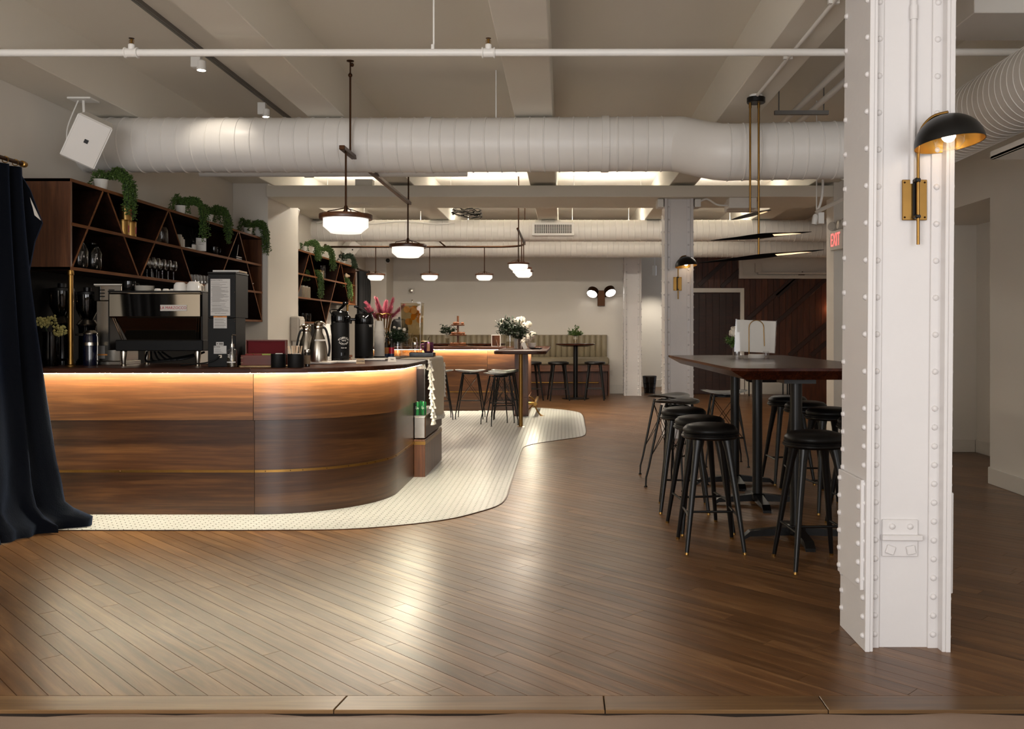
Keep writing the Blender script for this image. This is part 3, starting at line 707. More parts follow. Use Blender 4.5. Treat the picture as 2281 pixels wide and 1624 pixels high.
# ---- display fridge set in the bar's end
f1 = thing('display_fridge', 'low open-fronted display fridge set into the end of the bar', 'fridge', (-1.32, 8.7, 0))
def fx(o): o.location = Vector(o.location)-Vector((-1.32, 8.7, 0)); return o
fx(obj('plinth', MB().box(-1.359, -1.257, 8.16, 9.27, 0, 0.345, 0.003), 'walz', f1))
fx(obj('brass_trim', MB().box(-1.359, -1.254, 8.157, 9.272, 0.298, 0.328), 'brass', f1))
fx(obj('housing', MB().box(-1.356, -1.26, 8.163, 9.265, 0.357, 0.55, 0.003), 'steel', f1))
fx(obj('vent_panel', MB().box(-1.262, -1.254, 8.175, 9.255, 0.365, 0.545), 'bronze', f1))
fx(obj('shelf', MB().box(-1.356, -1.258, 8.165, 9.262, 0.551, 0.563), 'steel', f1))
fx(obj('back_panel', MB().box(-1.3585, -1.352, 8.17, 9.26, 0.563, 1.03), 'blackgl', f1))
fx(obj('corner_post', MB().box(-1.2665, -1.2595, 8.164, 8.171, 0.563, 1.028).box(-1.356, -1.350, 8.163, 8.17, 0.563, 1.028), 'black', f1))
fx(obj('side_glass', MB().box(-1.350, -1.267, 8.166, 8.169, 0.563, 1.028), 'glass', f1))
for i, (x, y) in enumerate(((-1.335, 8.215), (-1.285, 8.255), (-1.31, 8.33))):
    c = thing('soda_can', ('green soda can at the left in the display fridge', 'green soda can half behind the white cloth in the display fridge', 'green soda can behind the other two in the display fridge')[i], 'can', (x, y, 0.5635), 0, 'green cans in the display fridge')
    r = 0.0165 if i == 0 else 0.026
    obj('body', MB().lathe([(r*0.8, 0), (r, 0.008), (r, 0.112), (r*0.8, 0.122)], 16), 'green', c, smooth=50)
    obj('lid', MB().lathe([(r*0.82, 0.120), (r*0.82, 0.124), (r*0.72, 0.122)], 16), 'steel', c, smooth=50)
    if i < 2: text('lettering', 'Spr', 0.034, 'whiteink', c, (0.0, -r-0.001, 0.066), (PI/2, 0.25, 0), 0.0006, sx=0.8)
# ---- table runner with tassels hanging over the fridge
rn = thing('table_runner', 'cream cloth with white tassels draped over the end of the bar', 'cloth', (-1.3, 8.9, TOPZ))
m = MB(); NU, NV = 26, 30
def runner(u, v):
    y = 8.33+1.03*u
    if v < 0.35:
        t = v/0.35; x = -1.515+t*0.25; z = TOPZ+0.004; x += 0.0
    else:
        t = (v-0.35)/0.65; x = -1.262+0.016*math.sin(u*9+t*2)*t+0.022*t+0.006; z = TOPZ+0.004-0.575*t+0.012*math.sin(u*5)*t
        y += 0.015*math.sin(t*7)*(1-u)
    return (x+1.3, y-8.9, z-TOPZ)
for th in (0, 0.004):
    for j in range(NV+1):
        for i in range(NU+1):
            p = runner(i/NU, j/NV); m.v.append((p[0]+th, p[1], p[2]+th))
K = (NU+1)*(NV+1)
for j in range(NV):
    for i in range(NU):
        a = j*(NU+1)+i; m.f.append((a, a+NU+1, a+NU+2, a+1)); m.f.append((K+a, K+a+1, K+a+NU+2, K+a+NU+1))
for i in range(NU): m.f += [(i, i+1, K+i+1, K+i), (NV*(NU+1)+i, K+NV*(NU+1)+i, K+NV*(NU+1)+i+1, NV*(NU+1)+i+1)]
for j in range(NV):
    a = j*(NU+1); m.f += [(a, K+a, K+a+NU+1, a+NU+1), (a+NU, a+2*NU+1, K+a+2*NU+1, K+a+NU)]
obj('cloth', m, 'cloth', rn, smooth=60)
ts = MB().lathe([(0.004, 0), (0.009, -0.006), (0.007, -0.014), (0.012, -0.022), (0.016, -0.042), (0.012, -0.044)], 7).mesh('tassel', 'fringe', 50)
for i in range(20):
    p = runner(0.0, 0.36+0.64*i/19); obj('tassel', ts, 'fringe', rn, (p[0]+0.006+0.006*(i % 2), p[1]-0.012, p[2]+0.01), (0, 0.2*(i % 3-1), 0))
    p = runner(0.035, 0.38+0.62*i/19); obj('tassel', ts, 'fringe', rn, (p[0]+0.022, p[1]-0.01, p[2]+0.01), (0, -0.25*(i % 3-1), 0))
for i in range(16):
    p = runner(i/15, 1.0); obj('tassel', ts, 'fringe', rn, (p[0]+0.002, p[1], p[2]+0.006))
for i in range(8):
    p = runner(1.0, 0.42+0.4*i/8); obj('tassel', ts, 'fringe', rn, (p[0]+0.01, p[1]+0.008, p[2]))
for i in range(4): obj('tassel', ts, 'fringe', rn, (-0.05+0.021*i, -0.575, -0.043))
# ---- wall shelves with slanting dividers
SX = -3.69
def slat(y0, z0, y1, z1, th=0.018, x0=WL+0.02, x1=SX):
    dy, dz = y1-y0, z1-z0; l = math.hypot(dy, dz); ny, nz = -dz/l*th/2, dy/l*th/2
    return MB().add([(x, y0+s*ny, z0+s*nz) if e == 0 else (x, y1+s*ny, z1+s*nz) for x in (x0, x1) for e in (0, 1) for s in (-1, 1)],
        [(0,2,3,1), (4,5,7,6), (0,1,5,4), (2,6,7,3), (0,4,6,2), (1,3,7,5)])
def hboard(y0, y1, zc, th=0.024): return MB().box(WL+0.01, SX, y0, y1, zc-th/2, zc+th/2, 0.0015)
def shelf_unit(label, y0, y1, divs, low, pole_y):
    t = thing('wall_shelf', label, 'shelf', (0, 0, 0)); zt, zm, zb, zl = 2.464, 2.135, 1.802, 1.457
    for nm, a_, b_, z_ in (('top_board', y0, y1, zt), ('middle_board', y0+0.012, y1-0.012, zm), ('bottom_board', y0, y1, zb), ('lower_board', low[0], low[1], zl)):
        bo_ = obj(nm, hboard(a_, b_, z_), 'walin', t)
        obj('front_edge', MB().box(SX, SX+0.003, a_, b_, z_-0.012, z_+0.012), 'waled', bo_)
    obj('back_panel', MB().box(WL+0.001, WL+0.012, y0, y1, zb, zt), 'blackp', t)
    obj('side_panel', MB().box(WL+0.012, SX+0.001, y0, y0+0.024, zb-0.012, zt+0.012, 0.0015), 'walz', t)
    obj('side_panel', MB().box(WL+0.012, SX+0.001, y1-0.024, y1, (zl if low[1] >= y1-0.01 else zb)-0.012, zt+0.012, 0.0015), 'walz', t)
    obj('back_panel', MB().box(WL+0.001, WL+0.012, low[0], low[1], zl, zb), 'blackp', t)
    if low[0] > y0+0.1: obj('side_panel', MB().box(WL+0.012, SX, low[0], low[0]+0.024, zl, zb), 'walz', t)
    for d in divs:
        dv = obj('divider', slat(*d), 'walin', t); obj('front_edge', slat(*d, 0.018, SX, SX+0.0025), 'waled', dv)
    ps = obj('brass_post', MB().tube([(0, 0, TOPZ), (0, 0, zb-0.012)], 0.0185, 16), 'brass', t, (SX-0.02, pole_y, 0), smooth=40, label='round brass post standing on the counter')
    obj('flange', MB().lathe([(0.04, 0), (0.04, 0.006), (0.022, 0.014), (0.021, 0.05)], 18, 0, 0, TOPZ), 'brass', ps, smooth=40)
    obj('top_collar', MB().lathe([(0.022, 0), (0.024, 0.006), (0.022, 0.035)], 18, 0, 0, zb-0.05), 'brass', ps, smooth=40)
    return t
s1 = shelf_unit('walnut wall shelf with slanting dividers above the espresso machine', 6.72, 11.0,
    [(6.745, 1.815, 7.193, 2.45), (7.27, 2.45, 7.793, 1.815), (7.843, 1.815, 8.377, 2.45), (8.405, 2.45, 8.924, 1.815), (9.585, 1.815, 10.173, 2.45), (10.216, 2.45, 10.975, 1.47)], (10.0, 11.0), 6.76)
shift(s1, (-3.88, 8.8, 1.445))
s2 = shelf_unit('walnut wall shelf with slanting dividers beyond the white pilaster', 12.29, 15.94,
    [(12.45, 1.815, 13.03, 2.45), (13.08, 2.45, 13.635, 1.815), (13.65, 1.79, 13.935, 1.47), (13.945, 1.47, 14.83, 2.45), (14.9, 2.45, 15.43, 1.815), (15.47, 1.815, 15.92, 2.36)], (12.29, 13.96), 15.42)
shift(s2, (-3.88, 14.1, 1.445))
struct('trim_2', MB().box(WL, WL+0.008, 6.3, 9.9, 0.9, 1.79).box(WL, WL+0.008, 12.3, 15.9, 0.9, 1.445), 'blackp')
for k, (y0, y1) in enumerate(((7.4, 11.0), (12.3, 14.9))):
    cbn = thing('back_cabinet', ('dark base cabinet along the wall behind the bar machines', 'dark base cabinet along the wall under the far shelf')[k], 'cabinet', (-3.77, (y0+y1)/2, 0))
    h = (y1-y0)/2
    obj('carcass', MB().box(-0.26, 0.24, -h, h, 0.08, 0.9), 'blackp', cbn)
    obj('worktop', MB().box(-0.26, 0.27, -h, h, 0.90, 0.94, 0.004), 'waltop', cbn)
    for i in range(4):
        w = 2*h/4; dd = obj('door', MB().box(0.241, 0.258, -h+i*w+0.005, -h+(i+1)*w-0.005, 0.1, 0.88, 0.002), 'walz', cbn)
        obj('handle', MB().box(0.258, 0.275, -h+i*w+0.03, -h+i*w+0.05, 0.6, 0.75), 'brass', dd)
    obj('plinth', MB().box(-0.26, 0.2, -h, h, 0.0, 0.08), 'blackp', cbn)
# ---- second bar: an L whose tongue comes towards us on a brass leg
b2 = thing('bar_counter', 'walnut bar counter farther back with glowing front, flowers and pastries', 'bar', (0, 0, 0))
for x0, x1 in ((-3.3, -2.3), (-2.297, -1.272), (-1.268, -0.762)):
    p = [(x0, 15.0), (x1, 15.0)]
    obj('upper_panel', MB().panel(p, -0.02, 0.012, 0.69, 1.035), 'walu', b2)
    obj('middle_panel', MB().panel(p, -0.02, 0.0, 0.322, 0.686), 'walu', b2)
    obj('lower_panel', MB().panel(p, -0.02, 0.0, 0.006, 0.318), 'walu', b2)
obj('brass_strip', MB().box(-3.3, -0.76, 14.99, 15.0, 0.31, 0.33), 'brass', b2)
obj('led_strip', MB().box(-3.3, -0.77, 14.94, 14.955, 1.0244, 1.0249), 'led', b2)
obj('led_strip', MB().box(-0.52, -0.50, 14.05, 15.3, 1.0244, 1.0249), 'led', b2)
obj('wing_panel', MB().box(-0.76, -0.55, 14.0, 15.4, 0.006, 1.03, 0.004), 'walz', b2)
obj('wing_plinth', MB().box(-0.765, -0.545, 13.99, 15.4, 0.0, 0.30, 0.003), 'walz', b2)
obj('core', MB().box(-3.3, -0.76, 15.02, 15.06, 0, 1.02), 'blackp', b2)
tip = arc2(-0.222-0.16, 11.85+0.16, 0.16, -90, 0, 7); tip2 = arc2(-0.93+0.16, 11.85+0.16, 0.16, 180, 270, 7)
obj('countertop', MB().prism(tip2+tip+[(-0.222, 15.75), (-3.32, 15.75), (-3.32, 14.93), (-0.98, 14.93), (-0.93, 14.86)], 1.025, 1.072, 0.01), 'waltop', b2)
lg = obj('brass_leg', MB().lathe([(0.028, 0), (0.028, 1.026)], 20), 'brass', b2, (-0.593, 12.49, 0), smooth=40)
obj('floor_flange', MB().lathe([(0.065, 0), (0.065, 0.005), (0.03, 0.012)], 20), 'brass', lg, smooth=40)
obj('bracket', MB().box(-0.3, 0.3, -0.03, 0.03, 1.012, 1.026), 'black', b2, (-0.58, 12.49, 0))
fr = obj('foot_rail', MB().tube([(-0.545, 14.05, 0.2), (-0.46, 14.05, 0.2), (-0.44, 14.08, 0.2), (-0.44, 15.3, 0.2)], 0.025, 12).tube([(-0.44, 14.05, 0.2), (-0.44, 13.99, 0.2)], 0.032, 12), 'brass', b2, smooth=40)
obj('rail_bracket', MB().tube(catmull([(-0.54, 14.1, 0.3), (-0.47, 14.1, 0.26), (-0.43, 14.1, 0.12), (-0.37, 14.08, 0.03), (-0.33, 14.06, 0.005)], 4), 0.012, 8).tube([(-0.55, 14.1, 0.1), (-0.44, 14.1, 0.2)], 0.01, 8).lathe([(0.05, 0), (0.05, 0.006), (0.02, 0.01)], 12, -0.34, 14.06, 0), 'brass', fr, smooth=40)
shift(b2, (-0.9, 15.0, 0))
# ---- channelled banquette along the back wall
bq = thing('banquette', 'high olive-beige channelled leather banquette along the back wall', 'bench', (-1.2, 18.8, 0))
BX0, BX1 = -3.3, 0.926
nch = 35; cwid = (BX1-BX0)/nch
chm = []
pr = [(-cwid/2+cwid*i/8, -0.03*math.sin(PI*i/8)-0.01) for i in range(9)]
cm = MB().prism([(cwid/2, 0.08), (-cwid/2, 0.08)]+pr, 0.76, 1.255, 0.008).mesh('back_channel', 'cream', 50)
for i in range(nch):
    obj('back_channel', cm, 'cream', bq, (BX0+cwid*(i+0.5)+1.2, 0.25, 0))
obj('back_board', MB().box(BX0+1.2, BX1+1.2, 0.32, 0.338, 0, 1.25), 'walz', bq)
for x0, x1 in ((BX0, -1.2), (-1.195, BX1+0.02)):
    obj('seat_cushion', MB().box(x0+1.2, x1+1.2, -0.30, 0.24, 0.635, 0.79, 0.03), 'cream', bq, smooth=40)
obj('seat_base', MB().box(BX0+1.2, BX1+1.2, -0.26, 0.32, 0.5, 0.635, 0.004), 'walx', bq)
obj('plinth', MB().box(BX0+1.2, BX1+1.19, -0.16, 0.32, 0.0, 0.5), 'walldk', bq)
obj('end_panel', MB().box(BX1+1.2, BX1+1.225, -0.28, 0.335, 0, 0.635, 0.003), 'walz', bq)
obj('foot_rail', MB().tube([(BX0+1.2, -0.26, 0.27), (BX1+1.0, -0.26, 0.27)], 0.016, 10), 'brass', bq, smooth=40)
# ---- small pub tables at the banquette
def pub_table(x, y, r, label):
    t = thing('pub_table', label, 'table', (x, y, 0))
    obj('table_top', MB().lathe([(r*0.62, 1.03), (r, 1.065), (r, 1.085), (r-0.01, 1.09)], 40), 'tabletop', t, smooth=40)
    obj('post', MB().lathe([(0.045, 0.02), (0.045, 1.035)], 20), 'black', t, smooth=40)
    obj('base', MB().lathe([(0.27, 0), (0.27, 0.012), (0.06, 0.03)], 32), 'black', t, smooth=40)
pub_table(0.24, 17.72, 0.39, 'black round pub table with a small vase in front of the banquette')
pub_table(-2.45, 17.85, 0.45, 'black pub table behind the tiered pastry stand')
pub_table(-1.55, 17.85, 0.40, 'black pub table behind the picture frame on the far bar')
# ---- the tall dark communal table on three pedestals
tt = thing('bar_table', 'tall dark wooden communal table on three black pedestals at the right', 'table', (1.55, 6.95, 0))
hw, y0, y1 = 0.52, -1.50, 1.52
cut = [(-hw, y0+0.06), (-hw+0.09, y0), (hw, y0), (hw, y1), (-hw-0.04, y1)]
inn = inset(cut, 0.10)
mm = MB(); n = len(cut)
rg = [[(x, y, 1.03) for x, y in inn], [(x, y, 1.088) for x, y in cut], [(x, y, 1.105) for x, y in cut]]
mm.add([p for r in rg for p in r], [tuple(reversed(range(n))), tuple(2*n+i for i in range(n))]+[(j*n+i, j*n+(i+1) % n, (j+1)*n+(i+1) % n, (j+1)*n+i) for j in range(2) for i in range(n)])
obj('table_top', mm, 'tabletop', tt)
for yy in (5.75, 6.9, 7.8):
    pd = obj('pedestal', MB().lathe([(0.038, 0.07), (0.038, 1.0)], 20), 'black', tt, (-0.06, yy-6.95, 0), smooth=40)
    obj('top_plate', MB().box(-0.1, 0.1, -0.1, 0.1, 1.0, 1.031), 'black', pd)
    cr = MB()
    for a in range(4):
        q = MB().add([(0.03, -0.03, 0.03), (0.03, 0.03, 0.03), (0.03, -0.03, 0.085), (0.03, 0.03, 0.085), (0.30, -0.03, 0.022), (0.30, 0.03, 0.022), (0.30, -0.03, 0.055), (0.30, 0.03, 0.055),
            (0.34, -0.03, 0.0), (0.34, 0.03, 0.0), (0.34, -0.03, 0.02), (0.34, 0.03, 0.02)],
            [(0,1,3,2), (2,3,7,6), (0,2,6,4), (1,5,7,3), (0,4,5,1), (6,7,11,10), (4,6,10,8), (5,9,11,7), (4,8,9,5), (8,10,11,9)])
        cr.join(q.xf(Matrix.Rotation(a*PI/2, 4, 'Z')))
    cr.box(-0.05, 0.05, -0.05, 0.05, 0.03, 0.09, 0.01)
    obj('cross_foot', cr, 'black', pd)
# ---- stools
def round_stool(label, group):
    t = thing('bar_stool', label, 'stool', (0, 0, 0), 0, group)
    obj('cushion', MB().lathe([(0.158, 0.704), (0.168, 0.716), (0.166, 0.732), (0.145, 0.752), (0.10, 0.762), (0.0001, 0.766)], 40, cap0=False), 'leather', t, smooth=60)
    obj('seat_ring', MB().lathe([(0.10, 0.668), (0.160, 0.672), (0.177, 0.684), (0.178, 0.692), (0.170, 0.697), (0.172, 0.704), (0.160, 0.709)], 40), 'black', t, smooth=35)
    for sx in (-1, 1):
        for sy in (-1, 1):
            lg = obj('leg', MB().tube([(sx*0.085, sy*0.085, 0.685), (sx*0.098, sy*0.102, 0.60), (sx*0.125, sy*0.138, 0.40), (sx*0.172, sy*0.205, 0.012)], [0.034, 0.024, 0.020, 0.0125], 12), 'black', t, smooth=50)
            obj('foot_cap', MB().tube([(sx*0.1715, sy*0.2045, 0.014), (sx*0.1735, sy*0.207, 0.0)], 0.0128, 10), 'brass', lg, smooth=40)
    z = 0.215; fx_, fy_ = 0.147, 0.170
    for s in (-1, 1): obj('footrest', MB().tube([(s*fx_, -fy_, z), (s*fx_, fy_, z)], 0.0075, 8), 'black', t, smooth=40)
    obj('cross_rail', MB().tube([(-fx_, 0, z), (fx_, 0, z)], 0.0075, 8), 'black', t, smooth=40)
    return t
G1 = 'round padded stools at the communal table'
rs = round_stool('black round padded stool nearest the camera on the left of the communal table', G1)
rs.location = (0.906, 5.545, 0); rs.rotation_euler = (0, 0, 0.0)
for x, y, rz, lab in ((0.918, 6.05, 0.12, 'black round padded stool second from the camera on the left of the communal table'),
        (0.90, 6.72, -0.1, 'black round padded stool third from the camera on the left of the communal table'),
        (1.43, 5.12, 0.05, 'black round padded stool at the near end of the communal table, cut by the column'),
        (2.02, 6.05, 0.1, 'black round padded stool mostly hidden behind the nearest column'),
        (1.985, 6.72, 0.15, 'black round padded stool on the right of the communal table, beside the column edge'),
        (1.975, 7.32, -0.1, 'black round padded stool third along the right side of the communal table'),
        (1.985, 7.95, 0.05, 'black round padded stool farthest along the right side of the communal table')):
    dup(rs, (x, y, 0), rz, lab)
def pub_stool(label, group):
    t = thing('pub_stool', label, 'stool', (0, 0, 0), 0, group)
    obj('seat', MB().lathe([(0.12, 0.685), (0.19, 0.692), (0.205, 0.71), (0.20, 0.735), (0.15, 0.75), (0.0001, 0.752)], 32), 'black', t, smooth=40)
    for a in range(4):
        c, s = math.cos(a*PI/2+PI/4), math.sin(a*PI/2+PI/4)
        obj('leg', MB().tube([(c*0.15, s*0.15, 0.70), (c*0.16, s*0.16, 0.62), (c*0.20, s*0.20, 0.4), (c*0.265, s*0.265, 0.0)], [0.032, 0.022, 0.018, 0.012], 10), 'black', t, smooth=50)
    for s in (-1, 1): obj('footrest', MB().tube([(-0.16, s*0.16, 0.22), (0.16, s*0.16, 0.22)], 0.008, 8), 'black', t)
    return t
ps = pub_stool('black pub stool left of the round table post by the banquette', 'black stools at the banquette')
ps.location = (-0.095, 17.3, 0); ps.rotation_euler = (0, 0, 0.15)
dup(ps, (0.61, 17.4, 0), -0.1, 'black pub stool right of the round table post by the banquette')
dup(ps, (-0.62, 17.35, 0), 0.3, 'black pub stool behind the tongue of the far bar')
def wire_stool(label, group):
    t = thing('wire_stool', label, 'stool', (0, 0, 0), 0, group)
    m = MB(); NA, NR = 32, 7; top = []; bot = []
    def sz(x, y): return 0.715+0.55*x*x-0.10*y*y
    for q, th in ((0, 0.022), (1, -0.006)):
        for j in range(NR+1):
            rr = j/NR
            for i in range(NA):
                a = 2*PI*i/NA; x = 0.235*rr*math.cos(a); y = 0.175*rr*math.copysign(abs(math.sin(a))**0.85, math.sin(a))
                e = max(0.0, 1-rr**6)
                m.v.append((x, y, sz(x, y)+th*e))
    K = (NR+1)*NA
    for j in range(NR):
        for i in range(NA):
            a, b = j*NA+i, j*NA+(i+1) % NA
            m.f.append((a, a+NA, b+NA, b)); m.f.append((K+a, K+b, K+b+NA, K+a+NA))
    for i in range(NA): m.f.append((NR*NA+i, K+NR*NA+i, K+NR*NA+(i+1) % NA, NR*NA+(i+1) % NA))
    obj('seat', m, 'leather', t, smooth=60)
    obj('seat_frame', MB().tube([(0.12*math.cos(a*PI/10), 0.09*math.sin(a*PI/10), 0.685) for a in range(20)], 0.008, 6, closed=True).box(-0.1, 0.1, -0.008, 0.008, 0.68, 0.70).box(-0.008, 0.008, -0.08, 0.08, 0.68, 0.70), 'black', t)
    for sx in (-1, 1):
        for sy in (-1, 1):
            lg = obj('leg', MB().tube([(sx*0.11, sy*0.085, 0.70), (sx*0.125, sy*0.10, 0.60), (sx*0.19, sy*0.165, 0.16), (sx*0.205, sy*0.18, 0.08), (sx*0.207, sy*0.182, 0.012)], [0.012, 0.012, 0.009, 0.008, 0.007], 8), 'black', t, smooth=50)
            obj('foot', MB().lathe([(0.014, 0), (0.014, 0.008), (0.007, 0.014)], 10, sx*0.207, sy*0.182, 0), 'black', lg)
    wm = MB()
    for s in (-1, 1):
        wm.tube([(-0.115, s*0.092, 0.66), (0.175, s*0.15, 0.26)], 0.0032, 5).tube([(0.115, s*0.092, 0.66), (-0.175, s*0.15, 0.26)], 0.0032, 5)
        wm.tube([(s*0.118, -0.09, 0.66), (s*0.175, 0.15, 0.26)], 0.0032, 5).tube([(s*0.118, 0.09, 0.66), (s*0.175, -0.15, 0.26)], 0.0032, 5)
    obj('cross_wires', wm, 'black', t)
    obj('footrest', MB().tube([(-0.172, -0.148, 0.285), (0.172, -0.148, 0.285)], 0.008, 8), 'black', t)
    return t
G2 = 'black wire stools with saddle seats'
wsb = wire_stool('black wire stool with saddle seat at the far end of the communal table', G2)
wsb.location = (1.60, 8.95, 0)
for x, y, rz, lab in ((0.975, 7.72, 0.9, 'black wire stool with saddle seat behind the round stools, nearer of the two'),
        (0.985, 8.4, 0.9, 'black wire stool with saddle seat in front of the middle column, farthest on the left'),
        ((1048-CX)*13.7/F, 13.7, 0.0, 'black wire stool standing alone before the glowing far bar'),
        ((978-CX)*13.7/F, 13.6, 0.2, 'black wire stool half hidden behind the cream cloth'),
        ((1112-CX)*12.7/F, 12.75, 0.5, 'black wire stool foremost of the three clustered beside the brass leg'),
        ((1122-CX)*13.2/F, 13.2, -0.2, 'black wire stool in the middle of the three clustered beside the brass leg'),
        ((1128-CX)*13.75/F, 13.75, 0.2, 'black wire stool rearmost of the three clustered beside the brass leg')):
    dup(wsb, (x, y, 0), rz, lab)
# ---- curtain on a rod at the left
ct = thing('curtain', 'dark navy velvet curtain pooling on the floor at the left edge', 'curtain', (-3.7, 5.6, 0))
m = MB(); NU, NV = 70, 44
def cpt(u, v):
    """v 0 at the rod, 1 on the floor; u 0 nearer the street, 1 at the bar"""
    fl_ = v**1.5
    ytop = 4.95+1.13*u; ybot = 4.75+1.38*u
    x = -3.74+0.045*u + fl_*(0.04+0.24*u**2.0) + (0.16*math.exp(-((v-0.98)/0.03)**2))*u**3
    y = ytop*(1-fl_)+ybot*fl_
    amp = 0.045+0.02*v
    x += amp*math.sin(u*46+1.2*v)*(0.55+0.45*math.sin(u*13+2)); y += 0.02*math.sin(u*31+v*3)
    z = 2.43*(1-v)+0.008
    if v > 0.8: x += 0.02*math.sin(u*70+v*25)*(v-0.8)*5; y += 0.015*math.sin(u*55-v*30)*(v-0.8)*5
    if v > 0.95: x += (v-0.95)*1.6*u; z = 0.008+0.03*abs(math.sin(u*30))*(1-v)/0.05+2.43*(1-v)*0.8
    return (x+3.7, y-5.6, z)
for j in range(NV+1):
    for i in range(NU+1): m.v.append(cpt(i/NU, j/NV))
K = len(m.v)
m.v += [(x-0.01, y+0.004, z) for x, y, z in m.v]
for j in range(NV):
    for i in range(NU):
        a = j*(NU+1)+i; m.f.append((a, a+NU+1, a+NU+2, a+1)); m.f.append((K+a, K+a+1, K+a+NU+2, K+a+NU+1))
for j in range(NV):
    a = j*(NU+1); m.f += [(a+NU, a+2*NU+1, K+a+2*NU+1, K+a+NU)]
obj('cloth', m, 'velvet', ct, smooth=80)
fm = MB()     # folded-back corner of the curtain with its pale lining
q = [(-3.70, 6.12, 2.40), (-3.66, 6.16, 2.30), (-3.60, 6.2, 2.08), (-3.64, 6.18, 1.95), (-3.66, 6.15, 1.75), (-3.72, 6.1, 1.75), (-3.74, 6.08, 2.40)]
fm.add([(x+3.7, y-5.6, z) for x, y, z in q]+[(x+3.69, y-5.57, z) for x, y, z in q], [tuple(range(7)), tuple(13-i for i in range(7))]+[(i, 7+i, 7+(i+1) % 7, (i+1) % 7) for i in range(7)])
obj('folded_corner', fm, 'velvet', ct)
q = [(-3.69, 6.175, 2.27), (-3.66, 6.185, 2.25), (-3.605, 6.215, 2.095), (-3.68, 6.185, 2.17)]
obj('lining', MB().add([(x+3.7, y-5.60, z) for x, y, z in q]+[(x+3.7, y-5.59, z) for x, y, z in q], [(0,1,2,3), (7,6,5,4)]+[(i, 4+i, 4+(i+1) % 4, (i+1) % 4) for i in range(4)]), 'lining', ct, (0, -0.025, 0))
rd = thing('curtain_rod', 'bronze curtain rod with brass rings above the navy curtain', 'rod', (-3.70, 5.6, 2.475))
obj('rod', MB().tube([(0, -2.5, 0), (0, 0.54, 0)], 0.014, 12), 'bronze', rd, smooth=40)
obj('finial', MB().lathe([(0.014, 0), (0.022, 0.004), (0.022, 0.03), (0.012, 0.036), (0.018, 0.045), (0.001, 0.055)], 14), 'brass', rd, (0, 0.53, 0), (-PI/2, 0, 0), smooth=40)
obj('bracket', MB().tube([(0, 0.2, 0), (-0.34, 0.2, 0)], 0.009, 8), 'bronze', rd)
for i in range(7):
    y = 0.46-i*0.11
    obj('ring', MB().tube([(0.021*math.cos(a*PI/8), 0.004*math.sin(a), 0.021*math.sin(a*PI/8)-0.006) for a in range(16)], 0.0032, 6, closed=True), 'brass', rd, (0, y, 0))
ct2 = thing('curtain', 'black curtain hanging at the far end of the far shelf', 'curtain', (-3.66, 16.3, 0))
m = MB()
for j in range(21):
    for i in range(31):
        u, v = i/30, j/20; m.v.append((0.02+0.06*math.sin(u*24)+0.05*u*math.sin(v*9), -0.25+0.62*u*(1-0.15*math.sin(v*5)), 2.40*(1-v)+0.01))
K = len(m.v); m.v += [(x-0.02, y, z) for x, y, z in m.v]
for j in range(20):
    for i in range(30):
        a = j*31+i; m.f.append((a, a+31, a+32, a+1)); m.f.append((K+a, K+a+1, K+a+32, K+a+31))
for j in range(20): m.f.append((j*31+30, j*31+61, K+j*31+61, K+j*31+30)); m.f.append((j*31, K+j*31, K+j*31+31, j*31+31))
obj('cloth', m, 'blackmat', ct2, smooth=80)
rd2 = thing('curtain_rod', 'bronze curtain rod of the black far curtain', 'rod', (-3.66, 16.3, 2.44))
obj('rod', MB().tube([(0, -0.35, 0), (0, 0.55, 0)], 0.018, 10), 'bronze', rd2, smooth=40)
obj('finial', MB().ball((0, 0.57, 0), 0.03), 'bronze', rd2, smooth=60)
obj('bracket', MB().tube([(0, 0.3, 0), (-0.39, 0.3, 0)], 0.012, 8), 'bronze', rd2)

# ============================================================ LIGHT FITTINGS
def pendant(loc, r, label, drop, group, power=10):
    """drum of opal glass with a dark wooden ring hung from a rod; loc is the underside of the shade"""
    t = thing('pendant_lamp', label, 'lamp', loc, 0, group); k = r/0.2145
    obj('glass_shade', MB().lathe([(0.0001, 0.0), (0.125*k, 0.0), (0.128*k, 0.004), (0.182*k, 0.05*k), (0.182*k, 0.125*k)], 40, cap0=False), 'opal', t, smooth=35, label='glowing white opal glass drum')
    obj('wood_ring', MB().lathe([(0.184*k, 0.112*k), (0.212*k, 0.112*k), (0.2145*k, 0.118*k), (0.2145*k, 0.146*k), (0.212*k, 0.15*k), (0.001, 0.15*k)], 40, cap0=False), 'walx', t, smooth=35)
    for a in (0.5, 0.5+PI/2, 0.5+PI, 0.5+1.5*PI):
        c, s = math.cos(a), math.sin(a)
        obj('stay', MB().tube([(c*0.15*k, s*0.15*k, 0.148*k), (c*0.15*k, s*0.15*k, 0.165*k), (c*0.143*k, s*0.143*k, 0.17*k), (0, 0, 0.205*k)], 0.0042*k, 6), 'bronze', t)
    l = bpy.data.lights.new('lamp_glow', 'AREA'); l.shape = 'DISK'; l.size = 0.24*k; l.energy = power; l.color = WARM
    lo_ = bpy.data.objects.new('lamp_glow', l); COL.objects.link(lo_); lo_.parent = t; lo_.location = (0, 0, -0.004)
    obj('hub', MB().lathe([(0.014*k, 0.14*k), (0.016*k, 0.18*k), (0.016*k, 0.215*k), (0.010*k, 0.225*k)], 12), 'bronze', t, smooth=40)
    obj('rod', MB().tube([(0, 0, 0.2*k), (0, 0, drop)], 0.0085*k**0.3, 8), 'bronze', t, smooth=40)
    return t
G3 = 'opal glass drum pendants over the bars'
zA = EYE+(738-519)*7.19/F
pa = pendant((-1.742, 7.19, zA), 0.210, 'opal glass drum pendant nearest the camera, under the dark bar', 2.76-zA, G3)
zB_ = EYE+(738-573.5)*10.05/F
